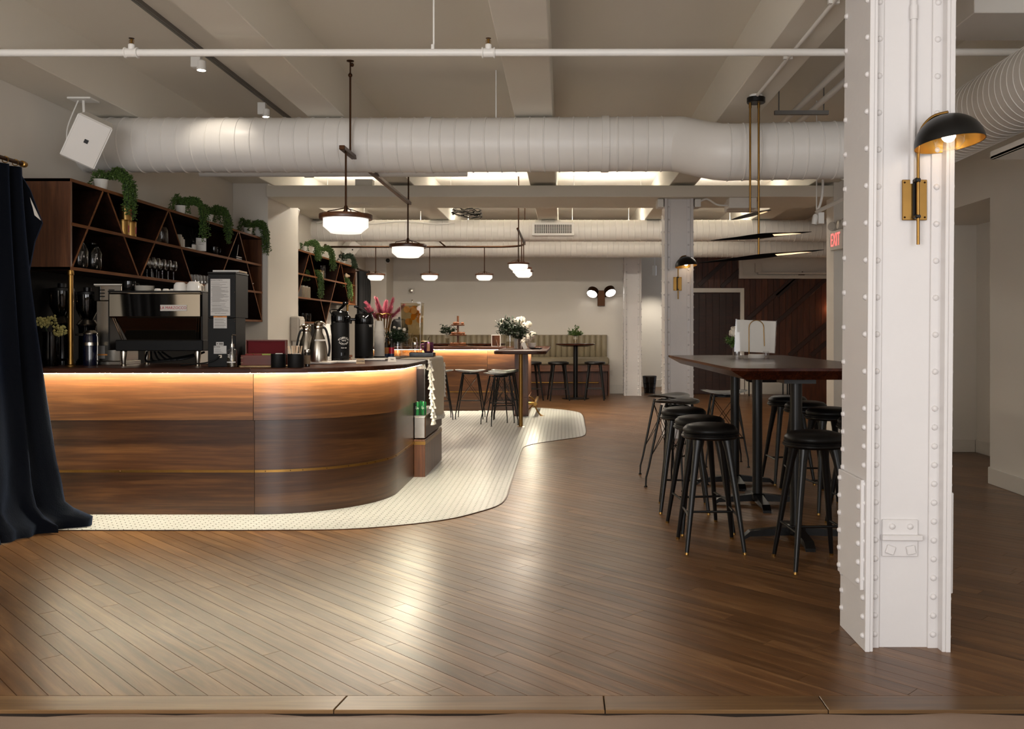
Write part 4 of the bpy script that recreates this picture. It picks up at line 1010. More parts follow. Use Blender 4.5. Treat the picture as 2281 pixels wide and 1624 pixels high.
pendant((-1.74, 10.05, zB_), 0.208, 'opal glass drum pendant at the far end of the dark hanging bar', 2.76-zB_, G3)
hb = thing('hanging_bar', 'dark bronze bar hung from the ceiling that carries two pendants', 'rail', (-1.74, 8.6, 2.77))
obj('bar', MB().box(-0.022, 0.022, -1.55, 1.55, -0.012, 0.022, 0.003), 'bronze', hb)
for y in (-1.27, 1.48):
    obj('rod', MB().tube([(0, y, 0.02), (0, y, ZS-2.77-0.1)], 0.0085, 8), 'bronze', hb, smooth=40)
    obj('swivel', MB().tube([(0, y, 0.67), (0, y, 0.6701+0.1)], 0.006, 6).ball((0, y, 0.65), 0.018, 10, 6).ball((0.015, y, 0.735), 0.016, 10, 6).lathe([(0.012, 0), (0.03, 0.006), (0.03, 0.012)], 14, 0, y, ZS-2.77-0.013), 'bronze', hb, smooth=50)
zr = 2.766
prl = thing('pendant_rail', 'dark bronze pipe rail that curves over the far bar and carries the small pendants', 'rail', (0, 15.27, zr))
path = [(WL+0.01, 0, 0), (-2.0, 0, 0), (-1.2, 0, 0), (-0.95, -0.04, 0), (-0.75, -0.18, 0), (-0.66, -0.42, 0), (-0.64, -0.8, 0), (-0.64, -1.6, 0), (-0.64, -2.7, 0)]
obj('rail', MB().tube(catmull(path, 5), 0.0175, 10), 'bronze', prl, smooth=50)
obj('wall_flange', MB().tube([(WL+0.001, 0, 0), (WL+0.03, 0, 0)], 0.05, 14), 'bronze', prl, smooth=40)
obj('hanger', MB().tube([(-2.10, -0.25, ZB-zr), (-2.10, -0.25, 0.09), (-2.0, -0.02, 0.0)], 0.014, 8).lathe([(0.03, 0), (0.03, 0.01)], 10, -2.10, -0.25, ZB-zr-0.01), 'bronze', prl, smooth=40)
for y in (-2.45, -0.35): obj('hanger', MB().tube([(-0.64, y, 0), (-0.64, y, ZS-zr)], 0.009, 8), 'bronze', prl, smooth=40)
zF = 2.292-0.096
for x, y, lab in (((837-CX)*15.27/F, 15.27, 'small opal pendant leftmost over the far bar, beside the black curtain'),
        ((957-CX)*15.27/F, 15.27, 'small opal pendant second from the left over the far bar'),
        ((1079-CX)*15.27/F, 15.27, 'small opal pendant third from the left over the far bar'),
        (-0.64, 12.77, 'small opal pendant foremost in the overlapping row above the white flowers'),
        (-0.64, 13.75, 'small opal pendant in the middle of the overlapping row above the white flowers'),
        (-0.64, 14.45, 'small opal pendant rearmost of the overlapping row above the white flowers')):
    pendant((x, y, zF), 0.159, lab, zr-zF, G3)
# ---- dome sconces on the columns
def sconce(loc, label):
    t = thing('wall_sconce', label, 'lamp', loc)
    bp = obj('back_plate', MB().box(-0.052, 0.052, -0.008, 0.0, -0.085, 0.085, 0.002), 'brass', t)
    for sx in (-1, 1):
        for sz_ in (-1, 1): obj('screw', MB().ico((sx*0.042, -0.009, sz_*0.073), 0.005), 'bronze', bp)
    obj('bracket', MB().box(-0.012, 0.012, -0.022, -0.008, -0.08, 0.085, 0.004).box(-0.011, 0.013, -0.045, -0.015, 0.068, 0.088, 0.005).box(-0.011, 0.013, -0.045, -0.015, -0.082, -0.064, 0.005), 'black', t)
    obj('arm', MB().tube(catmull([(0.003, -0.036, -0.19), (0.003, -0.036, 0.1), (0.004, -0.036, 0.20), (0.008, -0.05, 0.28), (0.04, -0.09, 0.328), (0.088, -0.13, 0.338)], 5), 0.0068, 10), 'brass', t, smooth=50)
    dome = MB(); pr = [(0.0001, 0.120)]+[(0.136*math.sin(a), 0.120*math.cos(a)) for a in [PI/2*i/10 for i in range(1, 11)]]
    R_ = Matrix.Translation((0.090, -0.14, 0.208)) @ Matrix.Rotation(math.radians(-6), 4, 'Y') @ Matrix.Rotation(math.radians(-5), 4, 'X')
    dome.lathe(list(reversed(pr)), 40, cap0=False, cap1=False); dome.xf(R_)
    sh = obj('dome_shade', dome, 'black', t, smooth=60, label='black dome shade')
    inn = MB().lathe(pr and [(r*0.975, z*0.965) for r, z in pr], 40, cap0=False, cap1=False).lathe([(0.133, 0.0), (0.1361, -0.001)], 40, cap0=False, cap1=False); inn.xf(R_)
    obj('shade_lining', inn, 'brassin', sh, smooth=60, label='brass inside of the shade')
    obj('diffuser', MB().lathe([(0.062, 0.03), (0.058, 0.0), (0.035, -0.022), (0.0001, -0.027)], 24, cap0=False).xf(R_), 'glass', t, smooth=60)
    obj('bulb', MB().ball((0, 0, 0.034), 0.028, 14, 8).xf(R_), 'bulb', t, smooth=60)
    return t
sconce((1.25+0.197+0.026, 3.772, EYE+(738-445)*3.76/F), 'brass and black dome sconce on the nearest steel column')
sconce((1.25+0.165, 11.14, EYE+(738-632)*11.1/F), 'small brass and black dome sconce on the middle steel column')
# ---- twin drum spot on the back wall
wl = thing('wall_lamp', 'dark wall lamp with two round swivel heads on the back wall', 'lamp', at(1339, 664, YB))
obj('back_plate', MB().box(-0.078, 0.078, -0.05, 0.0, -0.17, 0.16, 0.004), 'bronze', wl)
for sx, rz_ in ((-1, 0.5), (1, -0.4)):
    R_ = Matrix.Translation((sx*0.20, -0.14, 0.075+0.02*(sx > 0))) @ Matrix.Rotation(-sx*0.35, 4, 'Y') @ Matrix.Rotation(math.radians(-42), 4, 'X')
    h = obj('lamp_head', MB().lathe([(0.112, 0), (0.115, 0.01), (0.115, 0.12), (0.10, 0.13), (0.001, 0.132)], 28, cap0=False).xf(R_), 'bronze', wl, smooth=40)
    obj('lens', MB().lathe([(0.0001, 0.012), (0.108, 0.012)], 28, cap0=False, cap1=False).xf(R_), glow('wall_lens_lit', (1.0, 0.93, 0.85, 1), 6.0), h)
    obj('joint', MB().tube([(sx*0.07, -0.03, 0.03), (sx*0.14, -0.08, 0.05)], 0.014, 8), 'bronze', wl)
# ---- sculptural blade chandelier over the communal table
bc = thing('blade_chandelier', 'chandelier of three tilted black blades hung on brass rods over the tall table', 'chandelier', (1.48, 6.9, ZB))
obj('junction_box', MB().lathe([(0.05, -0.02), (0.05, 0.0)], 20), 'pipe', bc, smooth=40)
obj('canopy', MB().lathe([(0.066, -0.062), (0.07, -0.058), (0.07, -0.022), (0.066, -0.02)], 32), 'black', bc, smooth=40)
zz = lambda y: EYE+(738-y)*6.9/F-ZB
xr1, xr2 = (1671-CX)*6.9/F-1.48, (1690-CX)*6.9/F-1.48
obj('rod', MB().tube([(xr1, 0, -0.06), (xr1, 0, zz(474))], 0.0085, 10).tube([(xr1, 0, -0.06), (xr1, 0, -0.1)], 0.011, 10), 'brass', bc, smooth=40)
obj('rod', MB().tube([(xr2, 0, -0.06), (xr2, 0, zz(572))], 0.0085, 10).tube([(xr2, 0, -0.06), (xr2, 0, -0.1)], 0.011, 10), 'brass', bc, smooth=40)
def blade(L, wd, R_):
    m = MB(); N = 28; rows = []
    for i in range(N+1):
        t = -1+2*i/N; hw = wd*(1-abs(t)**1.6)*(0.75+0.25*math.cos(t*PI)); th = 0.012*(1-abs(t)**2.5)+0.002
        b = len(m.v); m.v += [(t*L/2, -hw-0.002, 0), (t*L/2, 0, th), (t*L/2, hw+0.002, 0), (t*L/2, 0, -th)]
        if i:
            for k in range(4): m.f.append((b-4+k, b-4+(k+1) % 4, b+(k+1) % 4, b+k))
    m.f += [(3, 2, 1, 0), tuple(4*N+k for k in range(4))]
    led = MB(); s0 = 0.10*L
    led.add([(s0, -wd*0.60, -0.0065), (s0+0.02*L, -wd*0.2, -0.0125), (0.24*L, -wd*0.12, -0.0125), (0.40*L, -wd*0.05, -0.009), (0.30*L, -wd*0.35, -0.006), (0.2*L, -wd*0.52, -0.0065)], [(0, 5, 4, 3, 2, 1)])
    return m.xf(R_), led.xf(R_)
for L, wd, px, py, yaw, pit, roll in ((0.62, 0.045, 1675, 478, 0.85, -0.22, -0.25), (0.80, 0.048, 1696, 526, 0.10, -0.095, -0.35), (1.0, 0.045, 1696, 571, 0.10, -0.11, -0.35)):
    R_ = Matrix.Translation(((px-CX)*6.9/F-1.48, 0, zz(py))) @ Matrix.Rotation(yaw, 4, 'Z') @ Matrix.Rotation(pit, 4, 'Y') @ Matrix.Rotation(roll, 4, 'X')
    b_, l_ = blade(L, wd, R_)
    bo = obj('blade', b_, 'black', bc, smooth=30, label='long thin black blade with a light slot')
    obj('light_slot', l_, 'bladelit', bo)
# ---- track with two spots left of the beam, track behind the nearest column
tk = thing('track_light', 'white ceiling track with two square spotlights at the upper left', 'light', (-2.83, 0, ZS))
obj('track', MB().box(-0.018, 0.018, 2.5, 9.5, -0.03, 0.0).box(-0.006, 0.006, 2.5, 9.5, -0.034, -0.03), 'inkl', tk)
for y in (7.02, 8.55):
    h = obj('driver_box', MB().box(-0.075, 0.0, y-0.03, y+0.03, -0.15, -0.035, 0.004), 'pipe', tk)
    c = obj('spot_head', MB().lathe([(0.036, -0.17), (0.036, -0.10), (0.025, -0.09)], 20, 0.0, y, 0), 'pipe', tk, smooth=40)
    obj('lens', MB().lathe([(0.0001, -0.1715), (0.030, -0.1715)], 20, 0.0, y, 0, cap0=False, cap1=False), 'spotlens', c)
tk2 = thing('track_light', 'white track with a swivelled spotlight left of the exit sign', 'light', (0, 0, 0))
p0, p1 = at(1819, 472, 8.6), at(1900, 432, 7.5)
obj('track', MB().tube([p0, p1], 0.02, 4), 'pipe', tk2)
obj('cable', MB().tube(catmull([at(1833, 400, 8.5), at(1832, 430, 8.5), at(1827, 455, 8.55), p0], 5), 0.012, 8), 'pipe', tk2, smooth=40)
obj('suspension_rod', MB().tube([p0, (p0.x, p0.y, ZS)], 0.006, 6), 'pipe', tk2)
q = at(1828, 486, 8.55)
obj('driver_box', MB().box(q.x-0.027, q.x+0.027, q.y-0.03, q.y+0.03, q.z-0.055, q.z+0.055, 0.003), 'pipe', tk2)
obj('spot_head', MB().lathe([(0.025, -0.05), (0.027, 0.0), (0.024, 0.035), (0.012, 0.05)], 18).xf(Matrix.Translation((q.x-0.055, q.y, q.z-0.01)) @ Matrix.Rotation(0.15, 4, 'Y')), 'pipe', tk2, smooth=40)
shift(tk2, tuple(p0))
sl = thing('ceiling_spot', 'small white cylinder spotlight above the recess wall', 'light', at(1458, 600, 20.5))
obj('stem', MB().tube([(0, 0, 0), (0, 0, ZS-at(1458, 600, 20.5).z)], 0.012, 8), 'pipe', sl)
lamp('spot_beam', 'SPOT', (0, 0, -0.15), 60, NEUT, 0.03, sl, (0.0, 0.75, -2.0), 90, 0.8)
obj('spot_head', MB().lathe([(0.045, -0.14), (0.048, -0.13), (0.048, 0.08), (0.03, 0.09)], 18), 'pipe', sl, smooth=40)
for y, tg in ((7.02, (-2.83, 7.75, 2.4)), (8.55, (-3.2, 9.6, 1.0))):
    lamp('spot_beam', 'SPOT', (-2.83, y, ZS-0.18), 8, NEUT, 0.03, None, tg, 70, 0.8)
# ---- exit sign with emergency heads
ex = thing('exit_sign', 'white exit sign with red letters and two emergency lamp heads', 'sign', at(1861, 535, 10.72), 0)
ex.rotation_euler = (0, 0, math.radians(-85))
obj('housing', MB().box(-0.16, 0.16, 0.0, 0.05, -0.115, 0.115, 0.005), 'trimw', ex)
text('lettering', 'EXIT', 0.225, 'exitred', ex, (-0.005, -0.002, 0.0), (PI/2, 0, 0), 0.001, sx=0.62)
obj('side_housing', MB().box(0.16, 0.19, -0.0, 0.25, -0.115, 0.115, 0.005), 'trimw', ex)
for dx, rz_ in ((-0.13, 0.6), (0.06, -0.1), (0.2, -0.6)):
    h = obj('lamp_head', MB().lathe([(0.052, 0.0), (0.055, 0.01), (0.055, 0.05), (0.03, 0.075)], 20).xf(Matrix.Translation((dx, 0.0, 0.18)) @ Matrix.Rotation(rz_, 4, 'Z') @ Matrix.Rotation(-PI/2, 4, 'X')), 'trimw', ex, smooth=40)
    obj('lens', MB().lathe([(0.0001, -0.004), (0.046, -0.002)], 20, cap0=False, cap1=False).xf(Matrix.Translation((dx, 0.0, 0.18)) @ Matrix.Rotation(rz_, 4, 'Z') @ Matrix.Rotation(-PI/2, 4, 'X')), 'glass', h)
    obj('neck', MB().tube([(dx, 0.03, 0.115), (dx, 0.03, 0.15)], 0.012, 8), 'trimw', ex)
obj('wall_bracket', MB().box(-0.24, -0.10, 0.02, 0.05, -0.06, 0.06), 'trimw', ex)
# ---- loudspeakers
def speaker(loc, rot, label, s=1.0):
    t = thing('loudspeaker', label, 'speaker', loc)
    R_ = Matrix.Rotation(rot[2], 4, 'Z') @ Matrix.Rotation(rot[0], 4, 'X') @ Matrix.Rotation(rot[1], 4, 'Y') @ Matrix.Scale(s, 4)
    obj('cabinet', MB().prism([(-0.12, -0.09), (0.12, -0.09), (0.10, 0.12), (-0.10, 0.12)], -0.17, 0.17, 0.01).xf(R_), 'pipe', t)
    obj('grille', MB().box(-0.112, 0.112, -0.096, -0.089, -0.162, 0.162, 0.003).xf(R_), 'duct', t)
    obj('badge', MB().box(-0.014, 0.014, -0.1, -0.096, -0.012, 0.016).xf(R_), 'black', t)
    return t
lo = at(196, 312, 6.9)
sp1 = speaker(tuple(lo), (0.32, 0.42, 0.35), 'white loudspeaker at the left end of the nearest duct', 1.05)
obj('mount', MB().tube([(0.02-0.1, 0.1, 0.1), (-0.10, 0.12, ZB-lo.z)], 0.01, 8).box(-0.19, -0.01, 0.05, 0.19, ZB-lo.z-0.012, ZB-lo.z), 'pipe', sp1)
obj('cable', MB().tube(catmull([(-0.19, 0.05, -0.02), (-0.2, 0.08, 0.12), (-0.14, 0.12, ZB-lo.z-0.01)], 5), 0.005, 6), 'pipe', sp1)
lo2 = at(688, 495, 12.6); sp2 = speaker((WL+0.16, 12.45, lo2.z), (0.1, 0.25, 0.7), 'white loudspeaker on the wall just past the pilaster', 1.3)
lo3 = at(760, 552, 16.4); sp3 = speaker((WL+0.17, 16.4, lo3.z), (0.5, 0.5, 0.7), 'white loudspeaker high on the left wall behind the pendant rail', 0.9)
for s_, l_ in ((sp2, lo2), (sp3, lo3)): obj('mount', MB().tube([(0, 0.08, 0), (-0.16, 0.10, 0)], 0.02, 8), 'pipe', s_)
# ============================================================ THINGS ON THE BAR
def pot_plant(loc, label, strands, length, lean=(0.22, 0.05), leafm='leaf', pot=True, seed=1, spread=0.10, group='trailing plants on the shelves'):
    r = random.Random(seed); t = thing('trailing_plant', label, 'plant', loc, 0, group)
    if pot: obj('pot', MB().lathe([(0.04, 0), (0.055, 0.09), (0.058, 0.10), (0.05, 0.10), (0.046, 0.085)], 18), 'china', t, smooth=40)
    st = MB(); lf = MB(); z0 = 0.10 if pot else 0.0
    for s in range(strands):
        a = r.uniform(-PI, PI); ln = length*r.uniform(0.35, 1.0); f = r.uniform(0.75, 1.25)
        hang = r.random() < 0.72
        px, py, pz = 0.03*math.cos(a), 0.03*math.sin(a), z0
        ox, oy = spread*r.uniform(-0.8, 0.8), spread*r.uniform(-1, 1); pts = [(px, py, pz)]
        hx = (lean[0]+r.uniform(-0.03, 0.03)) if hang else ox
        hy = (lean[1]+r.uniform(-0.07, 0.07)) if hang else oy*1.3
        top = z0+r.uniform(0.03, 0.10)
        pts.append((px*0.5+hx*0.45, py*0.5+hy*0.6, top)); pts.append((hx*0.85, hy*0.95, top-0.03))
        if hang:
            pts.append((hx, hy, z0-0.08)); pts.append((hx+r.uniform(-0.01, 0.02), hy+0.03*r.uniform(-1, 1), z0-0.08-ln))
        else: pts.append((hx*1.25, hy*1.3, z0-0.03-0.05*r.random()))
        c = catmull(pts, 7); st.tube(c, 0.0025, 4)
        for k in range(2, len(c)):
            for q in range(3):
                d = Vector((r.uniform(-1, 1), r.uniform(-1, 1), r.uniform(-0.7, 0.7))).normalized(); p = Vector(c[k])+d*0.015
                lf.ico(p, r.uniform(0.008, 0.0125), 1.25, 0.7, 0.5, d.to_track_quat('X', 'Z').to_matrix())
    obj('stems', st, 'leafdk', t); obj('foliage', lf, leafm, t, kind='stuff')
    return t
def yx(x, X=-3.78): return -X*F/(CX-x)
TZ = 2.476
for i, (px, L, lab) in enumerate(((225, 0.22, 'trailing green plant in a white pot leftmost on top of the near shelf'), (403, 0.26, 'trailing green plant second on top of the near shelf, above the wine glasses'),
        (464, 0.22, 'trailing green plant third on top of the near shelf'), (552, 0.22, 'small trailing green plant on top of the near shelf next to the pilaster'))):
    pot_plant((-3.80, yx(px, -3.80), TZ), lab, 26, L, (0.16, 0.16), 'leaf', True, 30+i)
for i, (px, z, L, lab, pot) in enumerate(((678, TZ, 0.12, 'trailing plant on top of the far shelf right beside the pilaster', True), (712, TZ, 0.22, 'bushy trailing plant on top of the far shelf, above the small boxes', True), (764, TZ, 0.07, 'dark leafy plant lying at the far end of the far shelf top', True),
        (684, 2.148, 0.24, 'light green trailing plant hanging from the middle board of the far shelf, left one', False), (753, 2.148, 0.24, 'light green trailing plant hanging from the middle board of the far shelf, right one', False))):
    pot_plant((-3.80, yx(px, -3.80), z), lab, 22, L, (0.15, 0.2), 'leafdk' if i == 2 else 'leaf', pot, 50+i)
# shelf contents
for i, (dy, dz) in enumerate(((7.70, 2.148), (7.83, 2.148), (7.75, 2.148+0.138))):
    t = thing('gold_tin', ('gold tin at the left of the stacked pair on the shelf', 'gold tin at the right of the stacked pair on the shelf', 'gold tin standing on top of two others on the shelf')[i], 'tin', (-3.78, dy, dz), 0, 'gold tins on the near shelf')
    obj('body', MB().lathe([(0.052, 0), (0.052, 0.126)], 24), 'gold', t, smooth=40); obj('lid', MB().lathe([(0.054, 0.124), (0.054, 0.135), (0.05, 0.137)], 24), 'brass', t, smooth=40)
    obj('printed_label', MB().lathe([(0.0528, 0.03), (0.0528, 0.09)], 6, a0=-0.2, a1=0.75), 'redink', t)
def jug(loc, label, r, h, mat='glass', cat='jug', name='glass_jug'):
    t = thing(name, label, cat, loc)
    obj('body', MB().lathe([(r*0.9, 0), (r, h*0.06), (r, h*0.8), (r*0.85, h)], 20, cap1=False), mat, t, smooth=40)
    obj('base', MB().lathe([(r*0.85, 0.004), (r*0.85, 0.012)], 20), mat, t)
    return t
jug((-3.78, yx(360), 2.148), 'clear glass jug on the middle board of the near shelf', 0.06, 0.16)
wg = thing('wine_glass', 'stemmed wine glass on the bottom board of the near shelf', 'glass', (-3.76, 8.2, 1.815), 0, 'wine glasses on the near shelf')
obj('bowl', MB().lathe([(0.008, 0.085), (0.028, 0.10), (0.037, 0.13), (0.034, 0.165), (0.028, 0.19)], 16, cap0=False, cap1=False), 'glass', wg, smooth=50)
obj('stem', MB().lathe([(0.004, 0.006), (0.0035, 0.05), (0.006, 0.085)], 8), 'glass', wg, smooth=50); obj('foot', MB().lathe([(0.033, 0), (0.031, 0.003), (0.004, 0.008)], 16), 'glass', wg, smooth=40)
for i, (dx, y) in enumerate(((-0.08, 8.17), (0, 8.30), (-0.08, 8.28), (0.0, 8.42), (-0.08, 8.40), (0.0, 8.54), (-0.08, 8.52), (0.0, 8.66))): dup(wg, (-3.76+dx, y, 1.815), 0)
tg = thing('tumbler', 'small glass tumbler in the row on the bottom board of the near shelf', 'glass', (-3.75, 9.12, 1.815), 0, 'glass tumblers on the near shelf')
obj('body', MB().lathe([(0.028, 0), (0.034, 0.095)], 14, cap1=False), 'glass', tg, smooth=40); obj('base', MB().lathe([(0.027, 0.003), (0.029, 0.014)], 14), 'glass', tg, smooth=40)
for i in range(1, 10): dup(tg, (-3.75-0.075*(i % 2), 9.12+0.043*i, 1.815), 0)
for i, (y, h) in enumerate(((7.03, 0.235), (7.24, 0.225))):
    t = thing('black_bottle', ('tall black jug with white script at the left of the near shelf', 'tall black jug right of the other one on the near shelf')[i], 'bottle', (-3.80, y, 1.815), 0, 'black jugs on the near shelf')
    obj('body', MB().lathe([(0.06, 0), (0.072, 0.03), (0.074, 0.14), (0.055, 0.2), (0.03, h-0.01), (0.03, h)], 20), 'blackgl', t, smooth=50)
    text('script', 'Kobrick', 0.024, 'whiteink', t, (0.055, -0.055, 0.10), (PI/2, -1.35, 0.8), 0.0005)
def simplebox(name, label, cat, loc, sx, sy, sz, mat, rz=0, group=None, c=0.002): return single(name, MB().box(-sx/2, sx/2, -sy/2, sy/2, 0, sz, c), mat, label, cat, loc, rz, group)
bk = ('#cfc3ae', '#b79f7c', '#d8d2c8')
for i in range(3):
    t = thing('book', ('thin pale book standing left on the near shelf', 'tan book standing in the middle of three on the near shelf', 'short pale book standing right of the tan one on the near shelf')[i], 'book', (-3.80, 8.79+0.034*i, 2.148))
    obj('cover', MB().box(-0.06, 0.06, -0.014, 0.014, 0, 0.13-0.02*i, 0.002), plain('book_cover', bk[i], 0.6), t); obj('pages', MB().box(-0.058, 0.0615, -0.010, 0.010, 0.004, 0.124-0.02*i), 'paper', t)
simplebox('white_tray', 'flat white tray on the near shelf under the books', 'tray', (-3.76, 8.98, 2.148), 0.1, 0.16, 0.016, 'china')
t = thing('reed_diffuser', 'black reed diffuser bottle with white label on the near shelf', 'bottle', (-3.76, yx(430, -3.76), 2.148))
obj('bottle', MB().lathe([(0.03, 0), (0.03, 0.07), (0.012, 0.085), (0.012, 0.10)], 16), 'blackgl', t, smooth=40); obj('printed_label', MB().box(0.0, 0.031, -0.031, 0.0, 0.012, 0.06), 'paper', t)
rm = MB()
for i in range(6): rm.tube([(0, 0, 0.09), (0.05*math.cos(i), 0.05*math.sin(i), 0.22)], 0.002, 4)
obj('reeds', rm, 'black', t)
t = thing('sign_card', 'small white printed card standing on the near shelf', 'card', (-3.74, yx(448, -3.74), 2.148), 0.6)
obj('card', MB().box(-0.05, 0.05, 0, 0.006, 0.012, 0.145), 'paper', t); obj('stand', MB().box(-0.03, 0.03, -0.01, 0.03, 0, 0.012), 'glass', t)
text('lettering', 'COFFEE\nMENU', 0.02, 'inkl', t, (0, -0.001, 0.09), (PI/2, 0, 0), 0.0004)
def mug(loc, label, mat, r=0.042, h=0.09, rz=0, group=None, name='mug'):
    t = thing(name, label, 'mug', loc, rz, group)
    obj('body', MB().lathe([(r*0.85, 0), (r, h*0.12), (r, h), (r-0.004, h), (r-0.004, h*0.2), (0.0001, h*0.15)], 22, cap1=False), mat, t, smooth=40)
    obj('handle', MB().tube(catmull([(r*0.95, 0, h*0.8), (r*1.55, 0, h*0.78), (r*1.6, 0, h*0.35), (r*0.95, 0, h*0.22)], 5), 0.005, 8), mat, t, smooth=50)
    return t
mug((-3.76, 9.66, 2.148), 'dark mug on the middle board of the near shelf', 'blackgl')
for i, (z, rx) in enumerate(((0, 0), (0.022, 0.0))):
    t = thing('book', ('lower dark book lying flat on the near shelf near the pilaster', 'upper dark book lying on another near the pilaster')[i], 'book', (-3.79, 10.30, 2.148+z)); 
    obj('cover', MB().box(-0.07, 0.07, -0.09, 0.09, 0, 0.02, 0.002), 'blackmat', t); obj('pages', MB().box(-0.066, 0.0715, -0.086, 0.086, 0.004, 0.016), 'paper', t)
t = thing('book', 'dark book leaning against the slanting divider of the near shelf', 'book', (-3.79, 10.235, 2.1921)); 
obj('cover', MB().box(-0.07, 0.07, -0.008, 0.008, 0, 0.14, 0.002).xf(Matrix.Rotation(-0.35, 4, 'X')), 'blackmat', t); obj('pages', MB().box(-0.068, 0.071, -0.005, 0.005, 0.004, 0.136).xf(Matrix.Rotation(-0.35, 4, 'X')), 'paper', t)
t = thing('cake_stand', 'white plate on a brass foot at the right end of the near shelf', 'plate', (-3.80, 10.72, 1.815))
obj('plate', MB().lathe([(0.03, 0.07), (0.09, 0.078), (0.10, 0.09), (0.09, 0.088), (0.0001, 0.08)], 24), 'china', t, smooth=40); obj('foot', MB().lathe([(0.04, 0), (0.012, 0.01), (0.012, 0.075)], 14), 'brass', t, smooth=40)
t = thing('candle_holder', 'thin brass candle holder on the middle of the near shelf by the pilaster', 'candlestick', (-3.80, 10.62, 1.9055)); t.location.z = 1.815; t.location.y = 10.55
obj('stem', MB().lathe([(0.03, 0), (0.03, 0.006), (0.006, 0.012), (0.006, 0.10), (0.014, 0.115), (0.014, 0.13)], 12), 'brass', t, smooth=40)
for i in range(4):
    t = thing('stacked_bowl', ('lowest', 'second', 'third', 'top')[i]+' white bowl of the stack on the low right shelf', 'bowl', (-3.80, 10.55, 1.470+0.03*i), 0, 'white bowls on the low shelf')
    obj('bowl', MB().lathe([(0.03, 0), (0.05, 0.018), (0.06, 0.029), (0.056, 0.029), (0.0001, 0.012)], 18), 'china', t, smooth=40)
# far shelf contents
for i in range(8):
    t = thing('menu_booklet', 'thin cream booklet in the row on the far shelf', 'book', (-3.78, 12.78+0.058*i, 1.8145), 0, 'cream booklets on the far shelf')
    obj('cover', MB().box(-0.06, 0.06, -0.012, 0.012, 0, 0.155+0.01*(i % 3), 0.002), 'lining', t); obj('spine', MB().box(0.06, 0.063, -0.012, 0.012, 0, 0.15), 'card', t)
for i in range(3): simplebox('small_box', ('tan', 'white', 'brown')[i]+' small box on the middle board of the far shelf', 'box', (-3.77, 13.86+0.085*i, 2.1475), 0.05, 0.06, 0.13-0.03*(i % 2), ('gold', 'paper', 'card')[i])
jug((-3.79, 14.16, 2.1475), 'tall clear glass on the middle board of the far shelf', 0.04, 0.22)
simplebox('small_booklet', 'small cream booklet leaning by the divider on the far shelf', 'book', (-3.77, 13.72, 1.8145), 0.08, 0.05, 0.12, 'lining')
for i, y in enumerate((12.95, 13.18)):
    m_ = mug((-3.76, y, 1.47), ('black mug with white print left on the low far shelf', 'black mug right on the low far shelf')[i], 'blackgl', 0.055, 0.12, 1.2, 'black mugs on the far shelf')
    if i == 0: text('lettering', 'K', 0.06, 'whiteink', m_, (-0.02, 0.054, 0.06), (PI/2, 0, PI), 0.0008)
t = thing('wooden_tap', 'wooden tap-shaped ornament on the far shelf', 'ornament', (-3.78, 15.62, 2.148))
obj('post', MB().lathe([(0.03, 0), (0.02, 0.03), (0.022, 0.12), (0.035, 0.13), (0.03, 0.17), (0.012, 0.19)], 14), 'stir', t, smooth=40); obj('spout', MB().tube([(0, 0, 0.15), (0, 0.2, 0.155)], [0.03, 0.022], 12), 'stir', t, smooth=40)
# ---- left end of the bar: grinder, brewer, flowers
t = thing('dark_vase', 'dark vase with pale green flowers behind the curtain on the bar', 'vase', (-3.87, 6.78, TOPZ))
obj('vase', MB().lathe([(0.05, 0), (0.06, 0.05), (0.055, 0.22), (0.06, 0.26)], 18), 'blackgl', t, smooth=40)
fm = MB(); r = random.Random(3)
for cx, cy, cz, n in ((-0.05, -0.02, 0.33, 60), (0.09, -0.04, 0.27, 60), (0.0, 0.0, 0.34, 30)):
    for i in range(n):
        d = Vector((r.uniform(-1, 1), r.uniform(-1, 1), r.uniform(-1, 1))).normalized(); fm.ico(Vector((cx, cy, cz))+d*0.05*r.random()**0.4, 0.012)
obj('blossoms', fm, 'petaly', t, kind='stuff'); obj('stems', MB().tube([(0, 0, 0.2), (0.09, -0.04, 0.27)], 0.006, 5).tube([(0, 0, 0.2), (-0.05, -0.02, 0.33)], 0.006, 5), 'leafdk', t)
def grinder(loc, label, k=1.0):
    t = thing('coffee_grinder', label, 'grinder', loc)
    obj('body', MB().lathe([(0.085*k, 0), (0.085*k, 0.03), (0.065*k, 0.05), (0.065*k, 0.30*k), (0.075*k, 0.33*k)], 24), 'blackgl', t, smooth=40)
    obj('collar', MB().lathe([(0.08*k, 0.325*k), (0.085*k, 0.335*k), (0.06*k, 0.37*k)], 24), 'steel', t, smooth=40)
    obj('hopper', MB().lathe([(0.045*k, 0.37*k), (0.085*k, 0.46*k), (0.09*k, 0.58*k)], 24, cap1=False), 'smoke', t, smooth=40)
    obj('beans', MB().lathe([(0.04*k, 0.372*k), (0.078*k, 0.46*k), (0.078*k, 0.49*k)], 20), 'blackmat', t, smooth=40)
    obj('hopper_lid', MB().lathe([(0.092*k, 0.58*k), (0.09*k, 0.60*k), (0.03*k, 0.61*k), (0.03*k, 0.64*k)], 24), 'black', t, smooth=40)
    obj('portafilter_fork', MB().box(-0.03, 0.03, -0.13*k, -0.06*k, 0.24*k, 0.26*k), 'steel', t)
    return t
grinder((-3.765, 7.1, TOPZ), 'black coffee grinder with smoked hopper behind the brass post', 0.95)
grinder((-3.955, 7.08, TOPZ), 'tall black coffee grinder with wide dark hopper left of the brass post', 1.0)
t = thing('thermal_jug', 'glossy dark blue cylinder with steel band beside the brewer', 'jug', (-3.625, 6.88, TOPZ))
